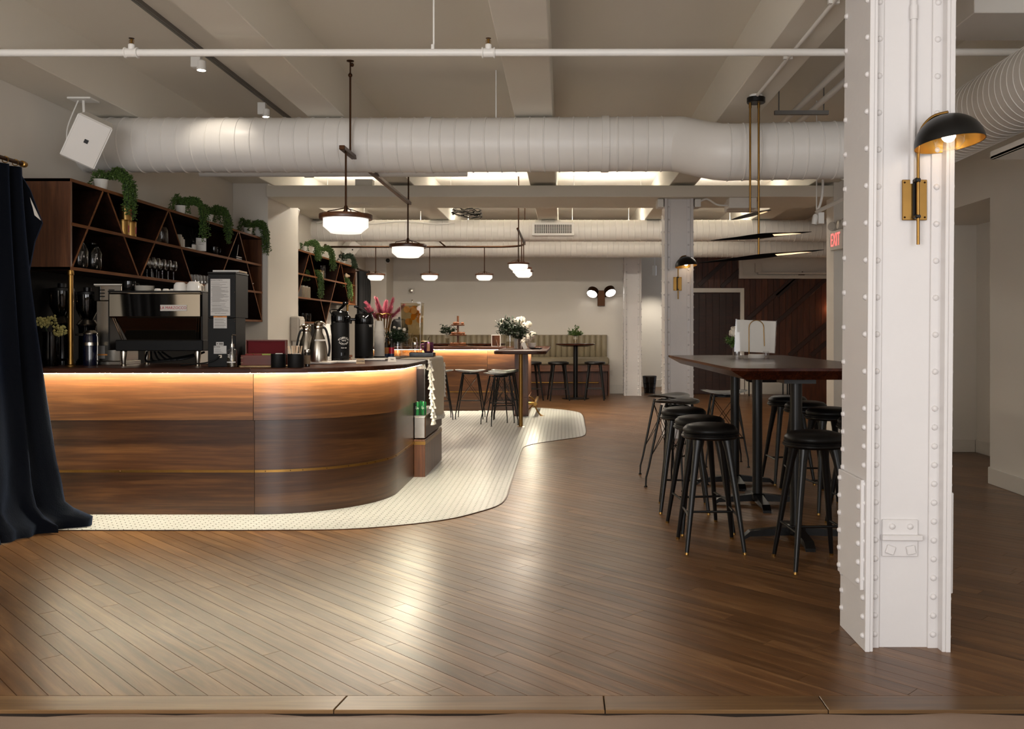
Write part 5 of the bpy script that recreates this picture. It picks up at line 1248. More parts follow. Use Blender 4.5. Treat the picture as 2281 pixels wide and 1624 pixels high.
obj('body', MB().lathe([(0.05, 0), (0.052, 0.02), (0.052, 0.22), (0.045, 0.24)], 22), plain('dark_blue_gloss', '#0b0f22', 0.12, coat=0.5), t, smooth=40); obj('band', MB().lathe([(0.0535, 0.155), (0.0535, 0.178)], 22, cap0=False, cap1=False), 'steel', t, smooth=40); obj('lid', MB().lathe([(0.05, 0.24), (0.052, 0.25), (0.03, 0.27)], 22), 'steel', t, smooth=40)
t = thing('coffee_brewer', 'tall stainless steel coffee brewer left of the espresso machine', 'brewer', (-3.555, 7.02, TOPZ))
obj('tower', MB().box(-0.085, 0.10, -0.02, 0.28, 0.03, 0.50, 0.004), 'steel', t)
obj('head', MB().box(-0.095, 0.11, -0.03, 0.30, 0.502, 0.62, 0.004), 'steel', t)
obj('cover', MB().box(-0.10, 0.115, -0.035, 0.31, 0.621, 0.632, 0.002), 'trimw', t)
vm = MB()
for j in range(3):
    for i in range(2): obj('vent_slot', MB().box(-0.06+0.075*i, -0.015+0.075*i, -0.0335, -0.030, 0.53+0.025*j, 0.538+0.025*j), 'black', t)
obj('side_shadow_panel', MB().box(-0.094, -0.05, -0.034, -0.03, 0.50, 0.612), 'blackgl', t)
obj('base', MB().box(-0.12, 0.12, -0.06, 0.28, 0.0, 0.03, 0.004), 'steel', t)
obj('warning_label', MB().box(-0.084, -0.02, -0.0225, -0.02, 0.05, 0.15), 'inkl', t); obj('warning_stripe', MB().box(-0.084, 0.0, -0.0235, -0.0225, 0.075, 0.086), 'orange', t)
# ---- espresso machine seen from behind
e = thing('espresso_machine', 'polished steel espresso machine standing on the walnut bar', 'coffee machine', (-3.07, 6.75, TOPZ))
obj('upper_body', MB().box(-0.355, 0.35, 0.0, 0.50, 0.364, 0.553, 0.012), 'chrome', e, smooth=30)
for x_ in (-0.358, 0.340): obj('side_panel', MB().box(x_, x_+0.013, 0.01, 0.49, 0.12, 0.556, 0.003), 'black', e)
obj('top_rail', MB().tube([(-0.35, 0.0, 0.562), (0.345, 0.0, 0.562), (0.345, 0.48, 0.562), (-0.35, 0.48, 0.562)], 0.006, 8, closed=True), 'black', e, smooth=40)
obj('cup_tray', MB().box(-0.34, 0.335, 0.01, 0.48, 0.553, 0.558), 'steel', e)
bp = MB().add([(-0.31, 0.02, 0.364), (0.33, 0.02, 0.364), (0.33, 0.10, 0.198), (-0.26, 0.10, 0.198), (-0.31, 0.06, 0.364), (0.33, 0.06, 0.364), (0.33, 0.14, 0.198), (-0.26, 0.14, 0.198)], [(0,3,2,1), (4,5,6,7), (0,1,5,4), (3,7,6,2), (0,4,7,3), (1,2,6,5)])
obj('rear_panel', bp, 'chrome', e)
for s in (-1, 1): obj('strut', MB().tube([(s*0.325, 0.015, 0.364), (s*0.29, 0.08, 0.2)], 0.006, 8).tube([(s*0.31, 0.015, 0.364), (s*0.275, 0.08, 0.2)], 0.005, 8), 'chrome', e, smooth=40)
obj('drip_tray', MB().box(-0.30, 0.36, 0.0, 0.48, 0.115, 0.198, 0.006), 'blackmat', e)
for x in (-0.255, 0.305):
    for y in (0.04, 0.42):
        l = obj('leg', MB().lathe([(0.022, 0.115), (0.024, 0.10), (0.016, 0.025), (0.014, 0.012)], 16, x, y, 0), 'steel', e, smooth=40); obj('foot', MB().lathe([(0.02, 0), (0.02, 0.012), (0.012, 0.016)], 14, x, y, 0), 'chrome', l, smooth=40)
bd = obj('badge', MB().box(-0.085+0.125, 0.115+0.125, -0.006, 0.0, 0.415, 0.462, 0.002), 'badge', e, label='silver badge with red lettering')
text('lettering', 'LA MARZOCCO', 0.030, 'redink', bd, (0.14, -0.007, 0.4385), (PI/2, 0, 0), 0.0008, sx=0.92)
hs = MB()
for k in range(5): hs.tube(catmull([(-0.2+0.03*k, 0.3, 0.10), (-0.1+0.05*k, 0.1, 0.03+0.005*k), (0.12+0.02*k, 0.12, 0.06), (0.27, 0.25, 0.1)], 6), 0.008, 6)
obj('hoses', hs, 'blackmat', e, smooth=50)
def cup(loc, label, r, h, rz=0, tilt=0, name='coffee_cup', group='white cups on the espresso machine'):
    t = thing(name, label, 'cup', loc, rz, group)
    obj('bowl', MB().lathe([(r*0.62, 0), (r*0.9, h*0.25), (r, h*0.9), (r, h), (r-0.003, h), (r*0.85, h*0.25), (0.0001, h*0.12)], 22, cap1=False).xf(Matrix.Translation((0, 0, h)) @ Matrix.Rotation(PI, 4, 'X')), 'china', t, smooth=40)
    return t
for i, (x, y, r, h) in enumerate(((-2.915, 6.83, 0.050, 0.075), (-2.815, 6.84, 0.055, 0.082), (-2.955, 6.97, 0.045, 0.07), (-2.75, 7.0, 0.05, 0.075), (-2.86, 7.02, 0.05, 0.075))):
    cup((x, y, TOPZ+0.5595), ('white cup upside down at the left in front on the espresso machine', 'large white cup upside down beside the black grinder', 'white cup upside down in the second row at the left', 'white cup upside down against the black grinder in the second row', 'white cup upside down in the middle of the second row')[i], r, h)
for i in range(5):
    t = single('saucer', MB().lathe([(0.03, 0), (0.06, 0.006), (0.072, 0.012), (0.06, 0.009), (0.0001, 0.006)], 22), 'china', 'white saucer, number %s from below in the stack on the espresso machine' % ('one', 'two', 'three', 'four', 'five')[i], 'saucer', (-3.2, 6.86, TOPZ+0.5595+0.0095*i), 0, 'white saucers on the espresso machine', smooth=40)
for i, x in enumerate((-3.10, -3.05, -3.01)):
    cup((x, 6.86+0.03*i, TOPZ+0.5595), ('tiny white cup next to the saucers', 'tiny white cup between two others on the espresso machine', 'tiny white cup nearest the large cups')[i], 0.028, 0.03, name='espresso_cup')
mug((-3.32, 6.86, TOPZ+0.5595), 'black mug on the left of the espresso machine top', 'blackgl', 0.048, 0.085)
# ---- black bulk grinder with labels
g = thing('bulk_grinder', 'tall black bulk coffee grinder covered with instruction labels', 'grinder', (-2.5115, 6.60, TOPZ))
obj('lower_case', MB().box(-0.1025, 0.1025, 0.0, 0.205, 0.0, 0.36, 0.003), 'blackmat', g)
obj('upper_case', MB().box(-0.1025, 0.1025, 0.0, 0.26, 0.361, 0.685, 0.003), 'blackmat', g)
obj('lid', MB().box(-0.105, 0.105, -0.003, 0.265, 0.686, 0.70, 0.003), 'black', g)
l1 = obj('instruction_label', MB().box(-0.082, 0.062, -0.0015, 0, 0.378, 0.648), 'lab', g)
text('heading', 'BUNN-O-MATIC', 0.0125, 'ink', l1, (-0.036, -0.002, 0.638), (PI/2, 0, 0), 0.0003, sx=0.95)
ln = MB(); r = random.Random(5); z = 0.622
while z > 0.40:
    if r.random() < 0.84: ln.box(-0.076+0.006*(r.random() < 0.5), -0.076+r.uniform(0.06, 0.132), -0.002, -0.0015, z, z+0.0022)
    z -= 0.0052
obj('print_lines', ln, 'inkl', l1)
text('footer', 'BUNN-O-MATIC CORPORATION', 0.007, 'ink', l1, (-0.01, -0.002, 0.393), (PI/2, 0, 0), 0.0003, sx=0.8)
l2 = obj('warning_label', MB().box(-0.06, 0.038, -0.0015, 0, 0.285, 0.375), 'lab', g)
obj('warning_stripe', MB().box(-0.06, 0.038, -0.002, -0.0015, 0.364, 0.375), 'orange', l2); text('heading', 'WARNING', 0.008, 'ink', l2, (-0.011, -0.0022, 0.3695), (PI/2, 0, 0), 0.0003)
ln = MB()
for i in range(13):
    if i % 4 != 3: ln.box(-0.052, -0.052+r.uniform(0.06, 0.084), -0.002, -0.0015, 0.353-0.0054*i, 0.3552-0.0054*i)
obj('print_lines', ln, 'inkl', l2)
l3 = obj('rating_label', MB().box(-0.058, 0.035, -0.0015, 0, 0.098, 0.156), 'lab', g); text('heading', 'BUNN', 0.016, 'ink', l3, (-0.034, -0.002, 0.147), (PI/2, 0, 0), 0.0003)
ln = MB()
for i in range(5): ln.box(-0.052, -0.052+r.uniform(0.03, 0.075), -0.002, -0.0015, 0.105+0.007*i, 0.107+0.007*i)
obj('print_lines', ln, 'inkl', l3)
obj('stamp_label', MB().box(-0.041, 0.014, -0.0015, 0, 0.158, 0.184), 'lab', g); obj('stamp_print', MB().box(-0.02, 0.010, -0.002, -0.0015, 0.164, 0.178).box(-0.037, -0.026, -0.002, -0.0015, 0.166, 0.177), 'inkl', g)
obj('power_inlet', MB().box(-0.022, 0.004, -0.006, 0, 0.066, 0.09, 0.002), 'steel', g); obj('power_cord', MB().tube(catmull([(-0.01, -0.006, 0.08), (-0.05, -0.03, 0.05), (-0.12, -0.04, 0.03), (-0.3, 0.0, 0.012)], 5), 0.005, 6), 'blackmat', g)
for x in (-0.094, 0.094):
    for z in (0.05, 0.335, 0.355, 0.55, 0.66): obj('screw', MB().ico((x, -0.001, z), 0.004), 'steel', g)
t = thing('magazine', 'patterned black and white magazine on top of the black grinder', 'book', (-2.50, 6.72, TOPZ+0.7), 0.05)
obj('cover', MB().box(-0.09, 0.10, -0.1, 0.1, 0, 0.014, 0.002), 'lab', t); obj('pages', MB().box(-0.088, 0.102, -0.098, 0.098, 0.003, 0.011), 'card', t)
# ---- soap pump, tea box, pots
t = thing('pump_bottle', 'clear glass pump bottle with white print in front of the black grinder', 'bottle', (-2.402, 6.51, TOPZ))
obj('bottle', MB().lathe([(0.033, 0), (0.0355, 0.006), (0.0355, 0.115), (0.028, 0.132), (0.016, 0.14), (0.016, 0.152)], 22), 'glass', t, smooth=40)
obj('liquid', MB().lathe([(0.032, 0.006), (0.032, 0.10)], 18), 'water', t, smooth=40)
obj('collar', MB().lathe([(0.0165, 0.15), (0.0165, 0.172)], 16), 'steel', t, smooth=40)
obj('pump', MB().tube([(0, 0, 0.172), (0, 0, 0.232), (0.004, -0.002, 0.238), (0.03, -0.01, 0.234)], 0.0045, 8), 'steel', t, smooth=40); obj('dip_tube', MB().tube([(0, 0, 0.01), (0, 0, 0.15)], 0.003, 6), 'paper', t)
obj('printed_band', MB().lathe([(0.0358, 0.036), (0.0358, 0.044)], 14, a0=-2.7, a1=-0.5), 'whiteink', t); text('emblem', 'W', 0.03, 'whiteink', t, (-0.012, -0.0358, 0.085), (PI/2, PI/2, -0.25), 0.0005)
x0 = thing('tea_chest', 'open mahogany tea box lined with red felt', 'box', (-2.225, 6.66, TOPZ+0.013))
obj('tray_body', MB().box(-0.14, 0.14, -0.08, -0.072, 0, 0.075, 0.002).box(-0.14, 0.14, 0.072, 0.08, 0, 0.075, 0.002).box(-0.14, -0.132, -0.072, 0.072, 0, 0.075).box(0.132, 0.14, -0.072, 0.072, 0, 0.075).box(-0.132, 0.132, -0.072, 0.072, 0, 0.008), 'mahog', x0)
ld = obj('lid', MB().box(-0.15, 0.15, 0.085, 0.10, 0.0, 0.185, 0.002).box(-0.15, 0.15, 0.055, 0.085, 0.178, 0.186).box(-0.15, -0.143, 0.055, 0.085, 0.075, 0.178).box(0.143, 0.15, 0.055, 0.085, 0.075, 0.178), 'mahog', x0)
obj('felt_lining', MB().box(-0.142, 0.142, 0.081, 0.085, 0.075, 0.177), 'redfelt', ld)
for x in (-0.136, 0.136):
    for z in (0.02, 0.055): obj('inlay', MB().box(x-0.006, x+0.012*(1 if x < 0 else -1), -0.0808, -0.08, z-0.002, z+0.002), 'card', x0)
tb_cols = ('#7f1d1f', '#98a446', '#a7b25a', '#c9b86a')
for i in range(8):
    tt_ = single('tea_bag', MB().box(-0.03, 0.03, -0.004, 0.004, 0, 0.075, 0.001), plain('tea_sachet', tb_cols[(0, 0, 1, 1, 2, 2, 3, 0)[i]], 0.6), ('red', 'dark red', 'green', 'bright green', 'pale green', 'light green', 'yellow', 'crimson')[i]+' tea sachet in the open tea box', 'tea bag', (-2.225-0.095+0.063*(i % 4), 6.63+0.03*(i//4), TOPZ+0.0215), 0.1*(i % 3-1), 'tea sachets in the mahogany box')
jm = MB()
for k in range(3):
    for s in range(40):
        a = 2*PI*s/40; b_ = 2*PI*(s+1)/40; rr = 0.085-0.028*k; jm.tube([(rr*2.1*math.cos(a), rr*1.25*math.sin(a), 0.006), (rr*2.1*math.cos(b_), rr*1.25*math.sin(b_), 0.006)], 0.006, 6)
single('jute_mat', jm.box(-0.15, 0.15, -0.08, 0.08, 0.0005, 0.006), 'rope', 'braided jute mat under the tea box', 'mat', (-2.21, 6.63, TOPZ), 0, None)
def blackpot(loc, r, label):
    t = thing('black_pot', label, 'pot', loc)
    obj('wall', MB().lathe([(r-0.002, 0), (r, 0.003), (r, 0.1), (r-0.004, 0.1), (r-0.004, 0.006), (0.0001, 0.006)], 30, cap1=False), 'blackmat', t, smooth=40)
    obj('packets', MB().box(-0.03, 0.02, -0.02, -0.012, 0.02, 0.098).box(-0.02, 0.03, 0.0, 0.008, 0.02, 0.104).box(-0.03, 0.02, 0.02, 0.028, 0.02, 0.10), 'paper', t)
    return t
blackpot(((620-CX)*6.5/F, 6.50, TOPZ), 0.052, 'matte black pot with sugar packets before the tea box'); blackpot(((659-CX)*6.5/F, 6.50, TOPZ), 0.058, 'matte black pot holding wooden stir sticks')
r = random.Random(8)
for i in range(16):
    a, b_ = r.uniform(-0.035, 0.035), r.uniform(-0.03, 0.03)
    o = single('stir_stick', MB().box(-0.003, 0.003, -0.0008, 0.0008, 0, 0.145), 'stir', 'wooden stir stick in the right black pot', 'stick', ((659-CX)*6.5/F+a, 6.50+b_, TOPZ+0.014), 0, 'wooden stir sticks in the black pot')
    o.rotation_euler = (r.uniform(-0.12, 0.12), a*7+r.uniform(-0.05, 0.05), r.uniform(-0.6, 0.6))
t = thing('spice_jar', 'small glass spice jar with brown label behind the stir sticks', 'jar', ((681-CX)*6.62/F, 6.66, TOPZ))
obj('jar', MB().lathe([(0.02, 0), (0.021, 0.1), (0.017, 0.11)], 16), 'smoke', t, smooth=40); obj('cap', MB().lathe([(0.0215, 0.108), (0.0215, 0.126), (0.019, 0.128)], 16), 'steel', t, smooth=40); obj('printed_label', MB().lathe([(0.0218, 0.02), (0.0218, 0.085)], 16, cap0=False, cap1=False), 'card', t, smooth=40)
single('notebook', MB().box(-0.12, 0.12, -0.006, 0.006, 0, 0.185, 0.002), plain('navy_board', '#10131f', 0.6), 'dark navy board standing behind the tea box', 'board', (-2.33, 6.95, TOPZ), 0)
# ---- carafes, cups, airpots on marble slabs
for i, (x, y, sx, sy, lab) in enumerate(((-1.96, 7.22, 0.2, 0.16, 'white marble slab under the steel carafes'), (-1.80, 7.50, 0.18, 0.15, 'white marble slab under the airpot with the round logo'), (-1.72, 8.12, 0.22, 0.16, 'white marble slab under the plain airpot'))):
    single('marble_slab', MB().box(-sx/2-0.02, sx/2+0.02, -sy/2-0.03, sy/2+0.03, 0.004, 0.02, 0.003).box(-sx/2, -sx/2+0.03, -0.05, 0.05, 0, 0.005).box(sx/2-0.03, sx/2, -0.05, 0.05, 0, 0.005), 'marble', lab, 'tray', (x, y, TOPZ), 0, 'marble slabs on the bar')
def carafe(loc, label, rz):
    t = thing('steel_carafe', label, 'carafe', loc, rz, 'steel carafes on the bar')
    obj('body', MB().lathe([(0.072, 0), (0.073, 0.01), (0.073, 0.05), (0.066, 0.12), (0.05, 0.19), (0.032, 0.235), (0.030, 0.26), (0.036, 0.268)], 32), 'steel', t, smooth=40)
    obj('collar', MB().lathe([(0.035, 0.262), (0.037, 0.27), (0.036, 0.285)], 24), 'chrome', t, smooth=40)
    obj('lid', MB().ball((0, 0, 0.30), 0.036, 18, 8, sz=0.7).tube([(0, -0.02, 0.305), (0, -0.055, 0.30)], [0.02, 0.012], 10), 'chrome', t, smooth=60)
    obj('handle', MB().tube(catmull([(0.03, 0.0, 0.275), (0.055, 0.0, 0.262), (0.075, 0.0, 0.20), (0.088, 0.0, 0.11), (0.078, 0.0, 0.04)], 6), 0.009, 8), 'blackmat', t, smooth=50)
    obj('lever', MB().tube([(0.0, 0, 0.318), (0.035, 0.0, 0.315), (0.06, 0, 0.295)], 0.007, 8), 'chrome', t, smooth=50)
    obj('name_band', MB().lathe([(0.0565, 0.165), (0.0535, 0.178)], 12, a0=-2.2, a1=-0.3), 'lab', t)
carafe(((709-CX)*7.18/F, 7.18, TOPZ+0.0205), 'brushed steel carafe in front, with a white name band', 0.35); carafe(((690-CX)*7.40/F-0.02, 7.38, TOPZ), 'brushed steel carafe behind the other one', -2.4)
def cupstack(x, y, z, n, r, label):
    rim = MB().lathe([(r*0.72, 0.10), (r*0.97, 0.008), (r, 0.006), (r, 0.0), (r*0.95, 0.0), (r*0.70, 0.096)], 22, cap0=True, cap1=False).mesh('paper_cup', 'paper', 40)
    for i in range(n):
        t = single('paper_cup', MB().box(0, 0, 0, 0, 0, 0), 'paper', label+(' (the topmost cup)' if i == n-1 else ''), 'cup', (x, y, z+0.0125*i), 0.2*i, label)
        t.data = rim
    return z+0.0125*n
cupstack(-1.955, 7.41, TOPZ, 19, 0.040, 'upturned white paper cup in the stack beside the steel carafes')
single('cup_riser', MB().lathe([(0.06, 0), (0.06, 0.02), (0.055, 0.024)], 24), 'black', 'black round coaster under the right stack of paper cups', 'coaster', ((845-CX)*8.6/F, 8.60, TOPZ), smooth=40)
cupstack((845-CX)*8.6/F, 8.60, TOPZ+0.025, 20, 0.051, 'upturned white paper cup in the stack right of the airpots')
def airpot(loc, label, rz, r, h):
    t = thing('airpot', label, 'airpot', loc, rz, 'black airpots on the bar'); k = r/0.075
    obj('body', MB().lathe([(r*0.97, 0.014), (r, 0.02), (r, h*0.72), (r*0.98, h*0.74)], 36), 'blackmat', t, smooth=40)
    obj('base', MB().lathe([(r*1.01, 0), (r*1.02, 0.016)], 36), 'blackgl', t, smooth=40)
    obj('shoulder', MB().lathe([(r*1.0, h*0.735), (r*1.02, h*0.75), (r*1.02, h*0.85), (r*0.95, h*0.93), (r*0.8, h*0.955), (0.0001, h*0.96)], 36), 'blackgl', t, smooth=40)
    obj('spout', MB().box(-0.018, 0.018, -r-0.05, -r*0.8, h*0.80, h*0.86, 0.008).tube([(0, -r-0.035, h*0.82), (0, -r-0.04, h*0.74)], 0.012, 8), 'blackgl', t, smooth=40)
    obj('pump_lever', MB().tube([(0, 0.03, h*0.95), (0, 0.0, h*1.0), (0, -0.07, h*1.10)], [0.012, 0.012, 0.010], 8).box(-0.02, 0.02, -0.09, -0.05, h*1.08, h*1.13, 0.006), 'blackgl', t, smooth=40)
    obj('bail_handle', MB().tube(catmull([(-r*1.03, 0, h*0.86), (-r*0.9, 0.05, h*0.96), (0, 0.09, h*0.99), (r*0.9, 0.05, h*0.96), (r*1.03, 0, h*0.86)], 5), 0.005, 8), 'blackgl', t, smooth=40)
    return t
a1 = airpot(((756-CX)*7.47/F, 7.50, TOPZ+0.0205), 'black airpot with round white coffee logo beside the paper cups', 0.9, 0.074, 0.43)
def wrap(parent, word, z, size, r, a_mid, da, bend=0.0, mat='whiteink'):
    n = len(word)
    for i, ch in enumerate(word):
        if ch == ' ': continue
        a = a_mid+(i-(n-1)/2)*da; k = (i-(n-1)/2)/max(1, (n-1)/2)
        text('letter', ch, size, mat, parent, (math.cos(a)*r, math.sin(a)*r, z-bend*k*k), (PI/2, -0.5*k*(1 if bend > 0 else -1 if bend < 0 else 0), a+PI/2), 0.0006)
am = -PI/2+0.42-0.9
wrap(a1, 'KOBRICK', 0.188, 0.024, 0.0752, am+0.25, 0.19, 0.016); wrap(a1, 'NYC', 0.165, 0.018, 0.0752, am+0.25, 0.17); wrap(a1, 'COFFEE', 0.134, 0.022, 0.0752, am+0.25, 0.19, -0.014)
wrap(a1, 'Kobrick', 0.105, 0.014, 0.0752, am+0.25, 0.09)
obj('tank_label', MB().lathe([(0.0748, 0.04), (0.0748, 0.066)], 6, a0=am-0.1, a1=am+0.4), 'blackgl', a1)
a2 = airpot(((811-CX)*8.1/F, 8.1, TOPZ+0.0205), 'plain black airpot with a small white crown mark', -1.2, 0.082, 0.42)
wrap(a2, 'W', 0.29, 0.034, 0.0828, -PI/2+0.95+1.2, 0.2)
def tent(loc, word, label, mat, rz):
    t = thing('tent_card', label, 'sign', loc, rz, 'small tent signs on the bar')
    obj('card', MB().add([(-0.036, -0.02, 0), (0.036, -0.02, 0), (0.03, 0.0, 0.042), (-0.03, 0.0, 0.042), (-0.036, 0.02, 0), (0.036, 0.02, 0)], [(0,1,2,3), (5,4,3,2), (0,3,4), (1,5,2), (0,4,5,1)]), mat, t)
    text('lettering', word, 0.0165, 'ink', t, (0, -0.0115, 0.0205), (PI/2-0.44, 0, 0), 0.0004)
tent(((803-CX)*7.3/F, 7.30, TOPZ), 'COFFEE', 'brown tent sign reading coffee', 'card', 0.2); tent(((873-CX)*7.73/F, 7.73, TOPZ), 'TEA', 'pale tent sign reading tea', 'lining', 0.35)
for i, (dx, mt) in enumerate(((0.0, 'orange'), (0.05, 'redink'))):
    t = thing('syrup_bottle', ('syrup bottle with orange label right of the paper cups', 'syrup bottle with red label right of the paper cups')[i], 'bottle', ((860-CX)*8.8/F+dx, 8.82, TOPZ))
    obj('bottle', MB().lathe([(0.026, 0), (0.026, 0.12), (0.012, 0.16), (0.010, 0.19), (0.012, 0.20)], 16), 'smoke', t, smooth=40); obj('printed_label', MB().lathe([(0.0265, 0.045), (0.0265, 0.105)], 16, cap0=False, cap1=False), mt, t, smooth=40); obj('blue_band', MB().lathe([(0.0266, 0.01), (0.0266, 0.04)], 16, cap0=False, cap1=False), plain('blue_print', '#20304f', 0.5), t)
def bouquet(t, cx, cy, z, seed, n, rad, mat='leaf', size=0.022, blooms=None, hgt=1.0):
    r = random.Random(seed); st = MB(); lf = MB()
    for i in range(n):
        d = Vector((r.gauss(0, 1), r.gauss(0, 1), abs(r.gauss(0.6, 0.7))*hgt)).normalized()*rad*r.uniform(0.5, 1.0)
        p = Vector((cx, cy, z))+d; st.tube([(cx+d.x*0.1, cy+d.y*0.1, z-0.03), tuple(p)], 0.0016, 3)
        for k in range(3):
            q = Vector((cx, cy, z))+d*(0.55+0.22*k); u = Vector((r.uniform(-1, 1), r.uniform(-1, 1), r.uniform(-0.3, 1))).normalized()
            lf.ico(q+u*size*0.6, size*r.uniform(0.7, 1.2), 1.3, 0.5, 0.22, u.to_track_quat('X', 'Z').to_matrix())
    obj('stems', st, 'leafdk', t); obj('foliage', lf, mat, t, kind='stuff')
    if blooms:
        for (bx, by, bz, br) in blooms:
            pm = MB()
            for i in range(90):
                u = Vector((r.gauss(0, 1), r.gauss(0, 1), r.gauss(0.2, 1))).normalized()
                pm.ico(Vector((bx, by, bz))+u*br*r.uniform(0.7, 1.0), br*0.3, 1.0, 0.8, 0.3, u.to_track_quat('Z', 'X').to_matrix())
            pm.ball((bx, by, bz), br*0.75, 8, 5)
            obj('blossom', pm, 'petal', t)
def vase(loc, r, h, label, mat='glass', rz=0):
    t = thing('flower_vase', label, 'vase', loc, rz)
    obj('vase', MB().lathe([(r, 0), (r, h)], 24, cap1=False), mat, t, smooth=40); obj('water', MB().lathe([(r*0.92, 0.008), (r*0.92, h*0.5)], 20), 'water', t, smooth=40)
    return t
t = vase(((886-CX)*8.95/F, 8.95, TOPZ), 0.038, 0.16, 'clear glass vase of dark greenery and small white flowers on the bar'); bouquet(t, 0, 0, 0.17, 4, 90, 0.14, 'leafdk', 0.022, [(-0.03, -0.02, 0.30, 0.016), (0.02, -0.03, 0.29, 0.015), (0.07, -0.02, 0.28, 0.018), (-0.07, 0.0, 0.25, 0.013)])
t = thing('glass_pitcher', 'crinkled clear glass pitcher next to the water dispenser', 'pitcher', (-1.60, 9.17, TOPZ))
cm = MB(); r = random.Random(9); N = 24; rows = [(0.05, 0), (0.062, 0.05), (0.068, 0.1), (0.066, 0.15), (0.055, 0.2), (0.07, 0.245)]
for rr, z in rows:
    for i in range(N): q = rr*(1+0.07*r.uniform(-1, 1)); cm.v.append((q*math.cos(2*PI*i/N), q*math.sin(2*PI*i/N), z))
cm.f = [(j*N+i, j*N+(i+1) % N, (j+1)*N+(i+1) % N, (j+1)*N+i) for j in range(5) for i in range(N)]+[tuple(reversed(range(N)))]
obj('body', cm, 'glass', t); obj('handle', MB().tube(catmull([(0.06, 0, 0.2), (0.1, 0, 0.19), (0.1, 0, 0.09), (0.065, 0, 0.05)], 5), 0.007, 8), 'glass', t, smooth=50)
t = thing('water_dispenser', 'tall square clear water dispenser with orange slices and a steel tap', 'dispenser', (-1.585, 9.42, TOPZ))
obj('stand', MB().box(-0.10, 0.10, -0.09, 0.09, 0.0, 0.03, 0.004), 'glass', t)
def slab(x0, x1, y0, y1, z0, z1): return MB().box(x0, x1, y0, y1, z0, z1)
ta = MB(); rgs = [(0.092, 0.082, 0.03), (0.108, 0.096, 0.56)]
ta.add([(sx*a, sy*b, z) for a, b, z in rgs for sx, sy in ((-1, -1), (1, -1), (1, 1), (-1, 1))], [(0,1,5,4), (1,2,6,5), (2,3,7,6), (3,0,4,7), (3,2,1,0)])
obj('tank', ta, 'water', t); tw_ = MB(); tw_.add([(sx*a*0.95, sy*b*0.95, z) for a, b, z in ((0.092, 0.082, 0.036), (0.107, 0.095, 0.53)) for sx, sy in ((-1, -1), (1, -1), (1, 1), (-1, 1))], [(0,1,5,4), (1,2,6,5), (2,3,7,6), (3,0,4,7), (3,2,1,0), (4,5,6,7)])
obj('water', tw_, 'water', t); obj('corner_edges', MB().tube([(-0.092, -0.082, 0.03), (-0.108, -0.096, 0.56)], 0.003, 5).tube([(0.092, -0.082, 0.03), (0.108, -0.096, 0.56)], 0.003, 5).tube([(-0.108, -0.096, 0.56), (0.108, -0.096, 0.56), (0.108, 0.096, 0.56), (-0.108, 0.096, 0.56)], 0.003, 5, closed=True), 'lining', t)
obj('lid', MB().box(-0.10, 0.10, -0.09, 0.09, 0.562, 0.568), 'glass', t); obj('lid_knob', MB().lathe([(0.005, 0.568), (0.005, 0.582), (0.014, 0.588), (0.012, 0.594)], 12), 'steel', t, smooth=40)
r = random.Random(2)
for i in range(14):
    fx_, fz_ = (-0.045, 0.49) if i == 0 else (0.03, 0.475) if i == 1 else (r.uniform(-0.05, 0.075), r.uniform(0.36, 0.5))
    fy_ = -0.075 if i < 2 else r.uniform(-0.05, 0.06)
    o = single('orange_slice', MB().lathe([(0.033, -0.003), (0.035, 0.0), (0.033, 0.003)], 18).xf(Matrix.Rotation(PI/2, 4, 'X')), 'lemon', ('large orange slice at the left behind the dispenser glass', 'large orange slice at the right behind the dispenser glass')[i] if i < 2 else 'orange slice floating inside the water dispenser', 'fruit slice', (-1.585+fx_, 9.42+fy_, TOPZ+fz_), r.uniform(-0.9, 0.9) if i > 1 else 0.1, 'orange slices in the water')
obj('tap', MB().tube([(0.09, 0.0, 0.15), (0.17, -0.01, 0.15)], 0.011, 10).tube([(0.165, -0.01, 0.165), (0.165, -0.01, 0.12)], 0.013, 10).tube([(0.165, -0.01, 0.165), (0.18, -0.01, 0.20), (0.19, -0.012, 0.21)], 0.005, 8), 'chrome', t, smooth=50)
single('black_tray', MB().box(-0.12, 0.12, -0.07, 0.07, 0, 0.045, 0.004).box(-0.05, 0.01, -0.0715, -0.07, 0.014, 0.026), 'blackgl', 'low black box tray with a small silver mark on the cloth', 'tray', (-1.40, 8.92, TOPZ+0.0085))
t = mug((-1.34, 8.93, TOPZ+0.054), 'shiny striped iridescent mug on the black tray', plain('iridescent', '#9a5a86', 0.15, 0.9, var=0.9, scale=28), 0.048, 0.1, PI); 
for k in range(9): obj('stripe', MB().lathe([(0.0484, 0.012), (0.0484, 0.095)], 2, a0=-PI+0.1*k+1.2-PI, a1=-PI+0.1*k+1.25-PI), ('gold', 'pink', 'brass')[k % 3], t)
t = thing('glass_jar', 'clear glass jar with steel lid next to the iridescent mug', 'jar', (-1.475, 8.93, TOPZ+0.054)); obj('jar', MB().lathe([(0.032, 0), (0.034, 0.07), (0.03, 0.08)], 16), 'glass', t, smooth=40); obj('lid', MB().lathe([(0.033, 0.078), (0.033, 0.1), (0.03, 0.102)], 16), 'steel', t, smooth=40)
